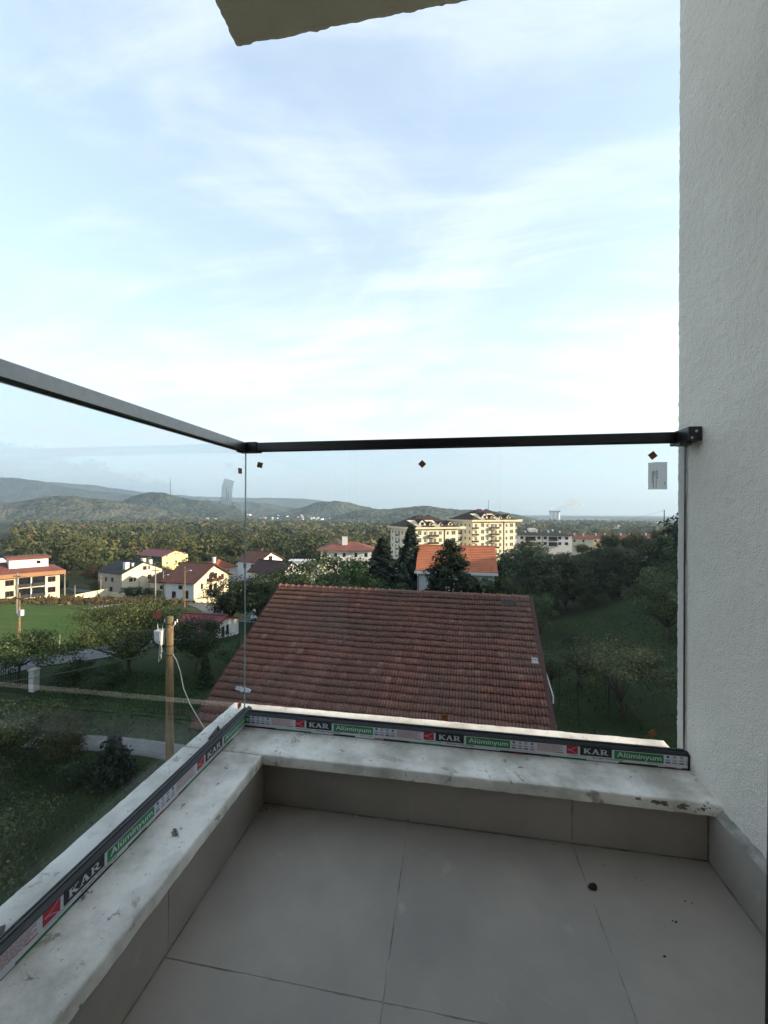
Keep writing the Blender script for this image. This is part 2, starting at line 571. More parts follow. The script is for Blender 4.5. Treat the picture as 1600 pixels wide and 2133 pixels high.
# ------------------------------------------------------------------ stucco side wall
sl = (.95, 1.2, FZ)
wall = thing('stucco_wall', 'white rough stucco side wall closing the right end of the balcony', 'wall', sl)
WX, WY = .915, 1.832
r_ = .022
path = [(WX, y, -1, 0) for y in np.arange(.43, WY - r_, .0085)]
path += [(WX + r_ - r_ * math.cos(t), WY - r_ + r_ * math.sin(t), -math.cos(t), math.sin(t)) for t in np.linspace(.15, 1.45, 6)]
path += [(x, WY, 0, 1) for x in np.arange(WX + r_ + .004, 1.7, .03)]
path = np.array(path)
zs = np.arange(-1.25, 2.75, .0085)
PP = np.zeros((len(zs), len(path), 3))
PP[:, :, 0], PP[:, :, 1], PP[:, :, 2] = path[None, :, 0], path[None, :, 1], zs[:, None]
NN = np.zeros_like(PP)
NN[:, :, 0], NN[:, :, 1] = path[None, :, 2], path[None, :, 3]
V = displaced(PP.reshape(-1, 3), NN.reshape(-1, 3), .0040, 95, 4)
V = displaced(V, NN.reshape(-1, 3), .0025, 7, 5) - np.array(sl)
o = link('plaster_face', np_mesh('plaster_face', V, grid_quads(len(path), len(zs)), M['stucco'], smooth=True), wall)
MB().box(.928, 5.0, .43, 1.826, -12.4, 9).build('wall_body', M['stucco'], wall, sl)
for y0, y1 in ((.985, 1.574), (.43, .985)):
    MB().box(.893, .917, y0 + gp, y1 - gp, FZ + .003, -1.030).build('skirting_tile', M['tile'], wall, sl, bevel=.001)
MB().extrude([(.892, -1.030), (.917, -1.030), (.917, -1.006)], .43, 1.54, lambda p, q, t: (p, t, q)).build('mortar_fillet', M['grout'], wall, sl)

# ------------------------------------------------------------------ the rest of the building round the viewer
hl = (6, -4, -12.2)
home = thing('apartment_facade', 'own apartment building wall with balcony doorway around the viewer', 'building', hl)
b = MB().box(.37, .93, .2, .427, -1.3, 2.9).box(-1.3, -.80, .2, .427, -1.3, 2.9).box(-.80, .37, .2, .427, 1.10, 2.9)
b.box(-1.3, 14, -10, .19, -12.4, -1.45).box(-1.3, 14, -10, .19, 1.76, 9)
b.box(-1.3, -1.05, -10, .19, -1.45, 1.76).box(3.2, 14, -10, .427, -1.45, 1.76).box(-1.05, 3.2, -10, -4.2, -1.45, 1.76)
b.box(.94, 3.2, .2, .427, -1.45, 1.76)
b.build('wall', M['stucco'], home, hl)
MB().box(-1.04, 3.19, -4.19, .19, -1.44, -1.24).build('room_floor', M['room'], home, hl)
MB().box(-1.04, 3.19, -4.19, .19, 1.48, 1.75).build('room_ceiling', M['room'], home, hl)
b = MB().hexa([(.2913, .36, FZ), (.368, .36, FZ), (.368, .44, FZ), (.2913, .44, FZ)], [(.3088, .36, 1.09), (.368, .36, 1.09), (.368, .44, 1.09), (.3088, .44, 1.09)]).box(-.80, -.735, .36, .44, FZ, 1.09).box(-.735, .3080, .362, .438, 1.03, 1.088)
b.build('door_frame', M['dark_frame'], home, hl, bevel=.004)
# slab of the balcony above: ragged plaster arris
nx, ny = 150, 90
xs, ys = np.linspace(-.702, 3.0, nx), np.linspace(.43, 1.222, ny)
xs = np.concatenate([np.linspace(-.702, .6, 110), np.linspace(.63, .91, 10)])
X, Y = np.meshgrid(xs, ys)
P = np.stack([X.ravel(), Y.ravel(), np.full(X.size, 1.53)], 1)
sd = np.stack([np.where(X.ravel() < -.701, -1, 0), np.where(Y.ravel() > 1.221, 1, 0), np.zeros(X.size)], 1)
P = displaced(P, sd, .006, 50, 8)
P = displaced(P, sd, .004, 130, 18)
P = displaced(P, np.tile([0, 0, 1.0], (len(P), 1)), .002, 60, 9)
Q = grid_quads(len(xs), len(ys))[:, ::-1]
nX, nY = len(xs), len(ys)
loop = [nX * j for j in range(nY)] + [nX * (nY - 1) + i for i in range(1, nX)]
up = P[loop].copy()
up[:, 2] = 1.74
base = len(P)
Q2 = np.array([[loop[k], loop[k + 1], base + k + 1, base + k] for k in range(len(loop) - 1)])
V = np.concatenate([P, up])
slab_loc = (.1, .9, 1.53)
ub = thing('upper_balcony', 'beige plastered underside corner of the balcony slab overhead', 'balcony', slab_loc)
link('soffit', np_mesh('soffit', V - np.array(slab_loc), np.concatenate([Q, Q2]), M['soffit']), ub)
MB().box(-.69, .912, .43, 1.21, 1.60, 1.74).build('slab', M['soffit'], ub, slab_loc)


# ------------------------------------------------------------------ glass balustrades
def text_geo(body, size, bold=0.0):
    """flat lettering as triangles/quads in its own plane: list of verts (x,y), faces"""
    cu = bpy.data.curves.new('t', 'FONT')
    cu.body = body
    cu.size = size
    cu.offset = bold
    cu.resolution_u = 2
    ob = bpy.data.objects.new('t', cu)
    me = ob.to_mesh()
    vs = [(v.co.x, v.co.y) for v in me.vertices]
    fs = [tuple(p.vertices) for p in me.polygons]
    ob.to_mesh_clear()
    bpy.data.objects.remove(ob)
    bpy.data.curves.remove(cu)
    return vs, fs


def fit(geo, s0, s1, z0, z1, slant=0):
    vs, fs = geo
    xs, ys = [v[0] for v in vs], [v[1] for v in vs]
    ax, bx, ay, by = min(xs), max(xs), min(ys), max(ys)
    return [(s0 + (x - ax) / (bx - ax) * (s1 - s0), z0 + (y - ay) / (by - ay) * (z1 - z0)) for x, y in vs], fs


def slab_letters():
    """K A R with slab serifs, unit height, as quads"""
    q = []
    def bar(x0, y0, x1, y1, w):
        d = Vector((x1 - x0, y1 - y0)).normalized()
        n = Vector((-d.y, d.x)) * w / 2
        q.append([(x0 + n.x, y0 + n.y), (x0 - n.x, y0 - n.y), (x1 - n.x, y1 - n.y), (x1 + n.x, y1 + n.y)])
    def serif(x0, x1, y):
        q.append([(x0, y), (x1, y), (x1, y + .10), (x0, y + .10)])
    # K
    bar(.16, 0, .16, 1, .20); serif(0, .36, 0); serif(0, .36, .90)
    bar(.24, .42, .66, .95, .13); bar(.36, .55, .72, .05, .20); serif(.54, .88, 0); serif(.52, .84, .90)
    # A
    o = .94
    bar(o + .12, .05, o + .40, .97, .12); bar(o + .42, .97, o + .72, .05, .20); serif(o, o + .28, 0); serif(o + .54, o + .90, 0)
    q.append([(o + .22, .30), (o + .60, .30), (o + .60, .40), (o + .22, .40)])
    q.append([(o + .33, .92), (o + .52, .92), (o + .52, 1.0), (o + .33, 1.0)])
    # R
    o = 1.90
    bar(o + .17, 0, o + .17, 1, .20); serif(o, o + .38, 0); serif(o, o + .36, .90)
    q.append([(o + .2, .88), (o + .50, .88), (o + .50, 1.0), (o + .2, 1.0)])
    q.append([(o + .2, .42), (o + .50, .42), (o + .50, .53), (o + .2, .53)])
    arc = [(o + .48 + (.26) * math.sin(t), .71 + .29 * math.cos(t)) for t in np.linspace(0, math.pi, 9)]
    ari = [(o + .48 + (.09) * math.sin(t), .71 + .17 * math.cos(t)) for t in np.linspace(0, math.pi, 9)]
    for k in range(8):
        q.append([arc[k], arc[k + 1], ari[k + 1], ari[k]])
    bar(o + .42, .46, o + .70, .04, .19); serif(o + .58, o + .90, 0)
    vs, fs = [], []
    for p in q:
        fs.append(tuple(range(len(vs), len(vs) + len(p))))
        vs += p
    return vs, fs


T_ALU = text_geo('Alüminyum', 1, .012)
T_KAR = slab_letters()
T_EUR = text_geo('Europe Technology', 1, .02)
T_MADE = text_geo('Made in Turkey', 1, .01)
T_M = text_geo('m', 1, .012)
PER = .576
ZB, ZT = MZ + .009, MZ + .054      # film bottom and top
ZL = ZB + .0115                    # lower band limit


def film(profile, wmap, s_lo, s_hi, phase, off):
    """printed protective film on a profile; wmap(s,z,lift) -> xyz"""
    layers = {k: MB() for k in ('film', 'black', 'green', 'red', 'white', 'inkr', 'inkb', 'inkg')}

    def rect(key, s0, s1, z0, z1, lift):
        s0, s1 = max(s0, s_lo), min(s1, s_hi)
        if s1 - s0 > .0008:
            layers[key].add([wmap(s0, z0, lift), wmap(s1, z0, lift), wmap(s1, z1, lift), wmap(s0, z1, lift)], [(0, 1, 2, 3)])

    def put(key, geo, lift):
        vs, fs = geo
        if min(v[0] for v in vs) >= s_lo and max(v[0] for v in vs) <= s_hi:
            layers[key].add([wmap(s, z, lift) for s, z in vs], fs)

    # the sheet itself, its lower edge torn in steps
    rng = random.Random(int(phase * 1000))
    s = s_lo
    while s < s_hi:
        e = min(s + rng.uniform(.05, .17), s_hi)
        rect('film', s, e, ZB - rng.choice((0, 0, .003, .006)), ZT, .0006)
        s = e
    k = math.floor((s_lo - phase) / PER) - 1
    while phase + k * PER < s_hi:
        a = phase + k * PER
        k += 1
        rect('red', a, a + .043, ZL + .002, ZT + .001, .0010)
        for c in range(2):                                   # two pale arcs meeting at the left of the red block
            sg = 1 if c else -1
            pts = [(a + .004 + .036 * t, (ZL + ZT) / 2 + .0015 + sg * (.0005 + .0165 * t * t)) for t in np.linspace(0, 1, 7)]
            for (p0, q0), (p1, q1) in zip(pts, pts[1:]):
                if p0 > s_lo and p1 < s_hi:
                    layers['white'].add([wmap(p0, q0 - .0005, .0013), wmap(p1, q1 - .0005, .0013), wmap(p1, q1 + .0007, .0013), wmap(p0, q0 + .0007, .0013)], [(0, 1, 2, 3)])
        rect('white', a + .046, a + .050, ZL + .002, ZT + .001, .0010)
        rect('black', a + .051, a + .169, ZL + .001, ZT + .006, .0010)
        put('white', fit(T_KAR, a + .064, a + .156, ZL + .0085, ZT - .004), .0014)
        rect('white', a + .1715, a + .177, ZL, ZT, .0010)
        rect('green', a + .178, a + .356, ZL - .001, ZT - .002, .0010)
        put('white', fit(T_ALU, a + .188, a + .348, ZL + .0015, ZT - .006), .0014)
        put('inkg', fit(T_EUR, a + .098, a + .212, ZL - .0085, ZL - .0015), .0014)
        put('inkg', fit(T_MADE, a + .300, a + .352, ZL - .0085, ZL - .0045), .0014)
        rect('inkb', a + .005, a + .075, ZL - .004, ZL - .0025, .0012)
        for q in range(4):                                   # certification marks: disc above, badge below
            cx = a + .371 + q * .024
            for (zz, rr, key) in ((ZT - .007, .0052, 'inkb'),):
                pts = [(cx + rr * 1.1 * math.cos(t), zz + rr * math.sin(t)) for t in np.linspace(0, 2 * math.pi, 11)[:-1]]
                put(key, (pts, [tuple(range(10))]), .0010)
                pts = [(cx + rr * .6 * math.cos(t), zz + rr * .55 * math.sin(t)) for t in np.linspace(0, 2 * math.pi, 9)[:-1]]
                if q % 3: put('film', (pts, [tuple(range(8))]), .0014)
            rect('inkb' if q % 2 == 0 else 'inkr', cx - .009, cx + .009, ZL + .001, ZL + .0065, .0010)
            rect('inkg', cx - .008, cx + .007, ZL + .0115, ZL + .0135, .0010)
            rect('inkb', cx - .009, cx + .009, ZL + .0155, ZL + .0165, .0010)
        for q in range(7):
            z = ZT - .004 - q * .0044
            e = a + .562 - (.012 if q % 3 == 2 else 0)
            s = a + .462
            r2 = random.Random(q * 7 + 1)
            while s < e:
                w = r2.uniform(.004, .014)
                rect('inkr', s, min(s + w, e), z - .0011, z + .0011, .0010)
                s += w + .0016
        rect('red', a + .538, a + .566, ZL + .0005, ZL + .003, .0010)
        rect('green', a - .06, a + .075, ZB - .007, ZB - .001, .0008)
        rect('red', a + .36, a + .40, ZB - .004, ZB - .0005, .0008)
    nm = {'film': ('film', 'film_white'), 'black': ('name_panel', 'film_black'), 'green': ('green_panel', 'film_green'), 'red': ('logo_block', 'film_red'),
          'white': ('lettering', 'film_white'), 'inkr': ('small_print', 'ink_red'), 'inkb': ('mark', 'ink_blue'), 'inkg': ('caption', 'ink_grey')}
    for key, mb in layers.items():
        if mb.f:
            mb.build(nm[key][0], M[nm[key][1]], profile, off)['kind'] = 'stuff'


def turn(sq, ang):
    c, s = math.cos(ang), math.sin(ang)
    return [(x * c - y * s, x * s + y * c) for x, y in sq]


# front run
fo = (0, 1.757, MZ)
fb = thing('glass_balustrade', 'long clear glass balustrade facing the tiled roof under a black handrail', 'balustrade', fo)
sec = [(1.724, MZ + .0008), (1.79, MZ + .0008), (1.79, MZ + .033), (1.768, MZ + .046), (1.7625, MZ + .055), (1.7515, MZ + .055), (1.7515, MZ + .064), (1.736, MZ + .064), (1.724, MZ + .056)]
prof = MB().extrude(sec, -.9315, .914, lambda p, q, t: (t, p, q)).build('bottom_profile', M['black'], fb, fo)
MB().box(-.93, .905, 1.7455, 1.7517, MZ + .0643, MZ + .069).box(-.93, .905, 1.7623, 1.767, MZ + .0465, MZ + .058).build('gasket', M['gasket'], prof, fo)
film(prof, lambda s, z, l: (s, 1.724 - l, z), -.9305, .905, -.111, fo)
# the tail of the word that wraps round the corner
vs, fs = fit(T_M, -.929, -.910, ZL + .007, ZT - .012)
MB().add([(x, 1.724 - .0014, z) for x, z in vs], fs).build('lettering', M['film_white'], prof, fo)
pane = MB().box(-.9515, .908, 1.752, 1.762, MZ + .0555, .286).build('glass_pane', M['pane'], fb, fo)
MB().box(-.9545, -.9518, 1.7522, 1.7618, MZ + .065, .279).build('pane_edge', M['glass_edge'], pane, fo)
MB().box(.9082, .9102, 1.7522, 1.7618, MZ + .065, .279).build('pane_edge', M['rail_dark'] if 'rail_dark' in M else M['black'], pane, fo)
SQ = [(-.0125, -.0125), (.0125, -.0125), (.0125, .0125), (-.0125, .0125)]
for x, z, an, c in [(-.878, .218, -12, 'cork'), (-.124, .211, 45, 'cork'), (.790, .231, 38, 'cork'), (-.022, -.882, 8, 'cork'), (.795, -.872, 35, 'cork')]:
    MB().extrude(turn(SQ, R(an)), 1.748, 1.7518, lambda p, q, t: (x + p, t, z + q)).build('spacer_pad', M[c], pane, fo)
b = MB().add([(.774, 1.7512, .096), (.843, 1.7512, .096), (.843, 1.7512, .204), (.80, 1.7512, .2045), (.774, 1.7512, .2015)], [(0, 1, 2, 3, 4)])
for i, (lx, z0, z1) in enumerate([(.788, .120, .166), (.792, .104, .170), (.797, .150, .168), (.802, .104, .172), (.807, .138, .170), (.833, .112, .126)]):
    z = z1
    rr = random.Random(i)
    while z > z0:
        d = rr.uniform(.004, .012)
        b.box(lx, lx + .0018, 1.7498, 1.7504, max(z - d, z0), z, 1)
        z -= d + .002
b.build('paper_label', [M['paper'], M['ink_grey']], pane, fo)
rail = MB().extrude([(1.732, .282), (1.745, .280), (1.749, .286), (1.765, .286), (1.769, .280), (1.782, .282), (1.782, .316), (1.778, .320), (1.736, .320), (1.732, .316)],
                    -.93, .90, lambda p, q, t: (t, p, q)).build('handrail', M['black'], fb, fo)
MB().box(-.985, -.885, 1.7285, 1.7855, .277, .3235).build('corner_joint', M['black'], fb, fo, bevel=.003)
br = MB().box(.868, .9135, 1.655, 1.787, .270, .3245).build('end_bracket', M['black'], fb, fo, bevel=.004)
MB().box(.845, .885, 1.665, 1.695, .255, .2695).build('clamp', M['black'], br, fo, bevel=.002)
for (x, z) in ((.893, .306), (.878, .281)):
    MB().extrude([(x + .005 * math.cos(t), z + .005 * math.sin(t)) for t in np.linspace(0, 6.283, 11)[:-1]], 1.651, 1.6548, lambda p, q, t: (p, t, q)).build('screw', M['screw'], br, fo)

# left run
lo = (-.957, 1.0, MZ)
lb = thing('glass_balustrade', 'clear glass balustrade on the left side meeting the corner, with grey sheen on its rail', 'balustrade', lo)
fb['group'] = lb['group'] = 'balcony glass balustrades'
sec = [(-.932, MZ + .0008), (-.998, MZ + .0008), (-.998, MZ + .033), (-.976, MZ + .046), (-.9705, MZ + .055), (-.9515, MZ + .055), (-.9515, MZ + .064), (-.944, MZ + .064), (-.932, MZ + .056)]
profl = MB().extrude(sec, .43, 1.79, lambda p, q, t: (p, t, q)).build('bottom_profile', M['black'], lb, lo)
MB().box(-.9517, -.9455, .43, 1.74, MZ + .0643, MZ + .069).box(-.967, -.9623, .43, 1.785, MZ + .0558, MZ + .062).build('gasket', M['gasket'], profl, lo)
film(profl, lambda s, z, l: (-.932 + l, s, z), .44, 1.7225, .792, lo)
panel_ = MB().box(-.962, -.952, .44, 1.7515, MZ + .0555, .286).build('glass_pane', M['pane_side'], lb, lo)
for y, z, an, c in [(1.700, .186, 2, 'cork_red'), (1.705, -.883, 5, 'cork_red'), (1.184, -.340, 3, 'cork_red')]:
    MB().extrude(turn(SQ, R(an)), -.9518, -.947, lambda p, q, t: (t, y + p, z + q)).build('spacer_pad', M[c], panel_, lo)
# label whose top edge curls away from the glass
b = MB()
for i in range(9):
    t = i / 8
    z = .030 + .106 * t
    out_ = .0012 + (.012 * ((t - .55) / .45) ** 2 if t > .55 else 0)
    b.v += [(-.952 + out_, 1.552 + .004 * t, z + .004), (-.952 + out_ * .8, 1.636 + .003 * t, z - .002)]
for i in range(8):
    b.f.append((2 * i, 2 * i + 1, 2 * i + 3, 2 * i + 2))
    b.mi.append(0)
for i, (ly, z0, z1) in enumerate([(1.588, .050, .10), (1.604, .055, .088)]):
    b.box(-.9503, -.9500, ly, ly + .0014, z0, z1, 1)
b.build('paper_label', [M['sticker'], M['gasket']], panel_, lo)
MB().extrude([(-.932, .282), (-.945, .280), (-.949, .286), (-.965, .286), (-.969, .280), (-.982, .282), (-.982, .316), (-.978, .320), (-.936, .320), (-.932, .316)],
             .43, 1.728, lambda p, q, t: (p, t, q)).build('handrail', M['rail_sheen'], lb, lo)

# scraps on the coping
b = MB()
b.add([(-1.0405, 1.60, MZ + .002), (-1.00, 1.585, MZ + .002), (-1.01, 1.66, MZ + .004), (-1.03, 1.665, MZ + .03), (-1.015, 1.63, MZ + .02)], [(0, 1, 2), (0, 2, 3), (0, 4, 3), (1, 2, 4)])
tag(b.build('film_scrap', M['film_black']), 'dark torn scrap of film standing on the left marble coping near the corner', 'scrap')
b = MB()
rng = random.Random(3)
ring = [(-1.09, .60), (-1.0, .60), (-1.0, .775), (-1.012, .79), (-1.03, .785), (-1.045, .80), (-1.06, .788), (-1.08, .795), (-1.09, .80)]
b.add([(x, y, MZ + .0012) for x, y in ring] + [(x, y, MZ + .004) for x, y in ring], [tuple(range(9)), tuple(range(9, 18))] + [(i, (i + 1) % 9, 9 + (i + 1) % 9, 9 + i) for i in range(9)])
tag(b.build('membrane_patch', M['film_black']), 'black torn membrane patch on the left marble coping at the photo edge', 'membrane')
b = MB()
for k in range(6):
    b.ball((-.835 + rng.uniform(-.012, .012), 1.115 + rng.uniform(-.02, .02), MZ + .003), rng.uniform(.002, .005), n=6, m=4, sq=(1.8, 1, .35), jit=.3, rng=rng)
tag(b.build('leaf_crumb', M['mortar']), 'small brown crumb of dirt on the left marble coping', 'debris')
# ------------------------------------------------------------------ ground, roads, hills, air
def ground_material():
    mt, nt, L = new_mat('land')
    out = N(nt, 'ShaderNodeOutputMaterial')
    b = N(nt, 'ShaderNodeBsdfPrincipled', inp={'Roughness': 0.95, 'Specular IOR Level': 0.15})
    L(b.outputs[0], out.inputs[0])
    geo = N(nt, 'ShaderNodeNewGeometry')
    pos = geo.outputs['Position']

    def noise(scale, detail=6, rough=.6, stretch=None):
        src = pos
        if stretch:
            mp = N(nt, 'ShaderNodeMapping')
            mp.inputs['Scale'].default_value = stretch
            L(pos, mp.inputs[0])
            src = mp.outputs[0]
        n = N(nt, 'ShaderNodeTexNoise', inp={'Scale': scale, 'Detail': detail, 'Roughness': rough})
        L(src, n.inputs['Vector'])
        return n.outputs[0]

    def mixc(f, a, b_):
        m = N(nt, 'ShaderNodeMix', data_type='RGBA')
        if isinstance(f, float): m.inputs['Factor'].default_value = f
        else: L(f, m.inputs['Factor'])
        for s, v in (('A', a), ('B', b_)):
            if isinstance(v, tuple): m.inputs[s].default_value = (*v, 1)
            else: L(v, m.inputs[s])
        return m.outputs['Result']

    def rm(src, lo, hi, a, b_):
        r = ramp(nt, [(lo, a), (hi, b_)])
        L(src, r.inputs[0])
        return r.outputs[0]
    # mown lawn with blade grain
    lawn = rm(noise(9.0, 8, .75), .3, .75, (.010, .021, .006), (.034, .060, .017))
    lawn = mixc(rm(noise(.25, 5), .38, .66, (0, 0, 0), (.75, .75, .75)), lawn, rm(noise(13, 7, .8), .3, .7, (.022, .032, .010), (.062, .084, .026)))
    lawn = mixc(rm(noise(1.3, 6, .7), .52, .75, (0, 0, 0), (.5, .5, .5)), lawn, (.034, .034, .015))
    # brighter pasture on the left
    past = rm(noise(3.5, 8, .75), .3, .7, (.034, .074, .012), (.080, .145, .028))
    past = mixc(rm(noise(.16, 4, .55, (1, 2.2, 1)), .42, .62, (0, 0, 0), (.7, .7, .7)), past, (.10, .125, .036))
    # valley floor: dry olive scrub with pale field strips
    val = rm(noise(.02, 8, .7), .3, .7, (.035, .040, .016), (.085, .078, .034))
    vor = N(nt, 'ShaderNodeTexVoronoi', inp={'Scale': .0045, 'Randomness': .9})
    mp = N(nt, 'ShaderNodeMapping')
    mp.inputs['Scale'].default_value = (.7, 1.6, 1)
    mp.inputs['Rotation'].default_value = (0, 0, .3)
    L(pos, mp.inputs[0])
    L(mp.outputs[0], vor.inputs['Vector'])
    hs = N(nt, 'ShaderNodeSeparateColor')
    L(vor.outputs['Color'], hs.inputs[0])
    fld = ramp(nt, [(.0, (.035, .045, .018)), (.35, (.05, .075, .024)), (.6, (.10, .125, .045)), (.8, (.16, .15, .085)), (1, (.075, .10, .035))], 'CONSTANT')
    L(hs.outputs[0], fld.inputs[0])
    sy = N(nt, 'ShaderNodeSeparateXYZ')
    L(pos, sy.inputs[0])
    far = N(nt, 'ShaderNodeMapRange', inp={'From Min': 500, 'From Max': 1100})
    L(sy.outputs[1], far.inputs[0])
    fm = N(nt, 'ShaderNodeMath', operation='MULTIPLY', inp={1: .8})
    L(far.outputs[0], fm.inputs[0])
    val = mixc(fm.outputs[0], val, fld.outputs[0])
    val = mixc(rm(noise(.012, 9, .75), .46, .60, (0, 0, 0), (.85, .85, .85)), val, (.030, .037, .016))
    # where each cover lies: distance in y with wavering borders
    wob = N(nt, 'ShaderNodeMath', operation='MULTIPLY_ADD', inp={1: 26.0})
    L(noise(.05, 3), wob.inputs[0])
    L(sy.outputs[1], wob.inputs[2])
    f1 = N(nt, 'ShaderNodeMapRange', inp={'From Min': 76, 'From Max': 88})
    L(wob.outputs[0], f1.inputs[0])
    px = N(nt, 'ShaderNodeMapRange', inp={'From Min': -30, 'From Max': -37})
    L(sy.outputs[0], px.inputs[0])
    py = N(nt, 'ShaderNodeMapRange', inp={'From Min': 26, 'From Max': 29})
    L(sy.outputs[1], py.inputs[0])
    pm_ = N(nt, 'ShaderNodeMath', operation='MULTIPLY')
    L(px.outputs[0], pm_.inputs[0])
    L(py.outputs[0], pm_.inputs[1])
    near = mixc(pm_.outputs[0], lawn, past)
    L(mixc(f1.outputs[0], near, val), b.inputs['Base Color'])
    bp = N(nt, 'ShaderNodeBump', inp={'Strength': .7, 'Distance': .06})
    L(noise(10, 6, .75), bp.inputs['Height'])
    L(bp.outputs[0], b.inputs['Normal'])
    return mt


M['land'] = ground_material()
M['asphalt'] = pmat('worn_asphalt', (.16, .16, .165), (.11, .11, .115), scale=1.2, rough=.95, bump=.3, bscale=30)
M['concrete'] = pmat('path_concrete', (.27, .26, .25), (.18, .175, .165), scale=2.0, rough=.95, bump=.4, bscale=20)
M['track'] = pmat('pale_track', (.34, .31, .25), (.25, .23, .18), scale=.8, rough=1)

xs = np.unique(np.concatenate([np.geomspace(170, 8800, 22) * -1, np.arange(-170, 170, 3.0), [-30, 8], np.geomspace(170, 8800, 22)]))
ys = np.unique(np.concatenate([np.linspace(-1500, -40, 10), np.arange(-40, 262, 3.0), GY[1:5], np.geomspace(262, 8800, 34), GY[5:]]))
X, Y = np.meshgrid(xs, ys)
P = np.stack([X.ravel(), Y.ravel(), ground(X, Y).ravel()], 1)
dist = np.hypot(P[:, 0], P[:, 1])
nv = np.zeros_like(P)
nv[:, 2] = 1
P2 = displaced(P, nv, 1.0, .05, 21)
P[:, 2] = np.where((dist > 150) | (P[:, 0] > 25), P2[:, 2], P[:, 2])
g_ = link('ground', np_mesh('ground', P, grid_quads(len(xs), len(ys)), M['land'], smooth=True))
tag(g_, 'lawn, pasture and valley floor falling away below the balcony', 'ground', kind='structure')


def strip(name, pts, width, mat, lift, label, cat, thick=0.0):
    """road or path draped on the terrain"""
    pts = [Vector(p) for p in pts]
    sm = []
    for i in range(len(pts) - 1):
        p0, p1, p2, p3 = pts[max(i - 1, 0)], pts[i], pts[i + 1], pts[min(i + 2, len(pts) - 1)]
        for k in range(12):
            t = k / 12
            sm.append(.5 * ((2 * p1) + (-p0 + p2) * t + (2 * p0 - 5 * p1 + 4 * p2 - p3) * t * t + (-p0 + 3 * p1 - 3 * p2 + p3) * t ** 3))
    sm.append(pts[-1])
    V, Q = [], []
    rr = random.Random(len(name))
    for i, p in enumerate(sm):
        d = (sm[min(i + 1, len(sm) - 1)] - sm[max(i - 1, 0)]).normalized()
        n = Vector((-d.y, d.x))
        for k in range(5):
            w = (k / 4 - .5) * width * (1 + rr.uniform(-.02, .02) * (k in (0, 4)))
            q = p + n * w
            V.append((q.x, q.y, gz(q.x, q.y) + lift - (.2 if k in (0, 4) and thick == 0 else 0) * 0))
    for i in range(len(sm) - 1):
        for k in range(4):
            a = i * 5 + k
            Q.append((a + 1, a, a + 5, a + 6))
    if thick:
        b0 = len(V)
        V += [(x, y, z - thick) for x, y, z in V]
        for i in range(len(sm) - 1):
            for k in (0, 4):
                a = i * 5 + k
                Q.append((a, a + 5, a + 5 + b0, a + b0) if k else (a + 5, a, a + b0, a + 5 + b0))
    o = link(name, np_mesh(name, V, Q, mat))
    return tag(o, label, cat, kind='structure')


strip('road', [(-36, 22), (-33, 27.5), (-31, 33), (-33.5, 42), (-36, 52), (-38, 60), (-44, 70), (-54, 81), (-66, 91), (-84, 97), (-110, 104), (-140, 108)], 4.6,
      M['asphalt'], .06, 'grey road curving down to the houses', 'road')
strip('road', [(-37, 60), (-30, 58.5), (-22, 57)], 4.2, M['asphalt'], .075, 'short grey driveway below the dark trees by the parked car', 'road')
strip('path', [(-21.5, 17.7), (-17, 18.1), (-13, 18.0), (-8.5, 17.6)], 1.25, M['concrete'], .05, 'narrow concrete garden path across the dark lawn', 'path', .06)
strip('path', [(-66, 64), (-69, 72), (-70.5, 79), (-72, 86), (-77, 92)], 2.4, M['track'], .07, 'pale dirt track along the far edge of the green field', 'path')
strip('path', [(-120, 160), (-90, 185), (-60, 196), (-20, 205), (10, 206)], 4.0, M['track'], .25, 'pale country lane behind the chalets', 'path')
strip('path', [(-262, 272), (-255, 280), (-246, 284), (-236, 280)], 7, M['track'], .3, 'pale track beside the lone house in the wood', 'path')


# ---- hills
def hill_material(name, a, b_, c, sc):
    mt, nt, L = new_mat(name)
    out = N(nt, 'ShaderNodeOutputMaterial')
    b = N(nt, 'ShaderNodeBsdfPrincipled', inp={'Roughness': 1.0, 'Specular IOR Level': 0.0})
    L(b.outputs[0], out.inputs[0])
    geo = N(nt, 'ShaderNodeNewGeometry')
    v = N(nt, 'ShaderNodeTexVoronoi', inp={'Scale': sc, 'Randomness': 1.0})
    L(geo.outputs['Position'], v.inputs['Vector'])
    hs = N(nt, 'ShaderNodeSeparateColor')
    L(v.outputs['Color'], hs.inputs[0])
    r = ramp(nt, [(0, a), (.6, b_), (1, c)])
    L(hs.outputs[0], r.inputs[0])
    n = N(nt, 'ShaderNodeTexNoise', inp={'Scale': sc * .11, 'Detail': 7.0, 'Roughness': .65})
    L(geo.outputs['Position'], n.inputs['Vector'])
    r2 = ramp(nt, [(.50, (0, 0, 0)), (.60, (1, 1, 1))])
    L(n.outputs[0], r2.inputs[0])
    m = N(nt, 'ShaderNodeMix', data_type='RGBA')
    L(r2.outputs[0], m.inputs['Factor'])
    L(r.outputs[0], m.inputs['A'])
    m.inputs['B'].default_value = (*c, 1)
    L(m.outputs['Result'], b.inputs['Base Color'])
    bp = N(nt, 'ShaderNodeBump', inp={'Strength': 1.0, 'Distance': .35 / sc})
    L(v.outputs['Distance'], bp.inputs['Height'])
    bp.invert = True
    L(bp.outputs[0], b.inputs['Normal'])
    return mt


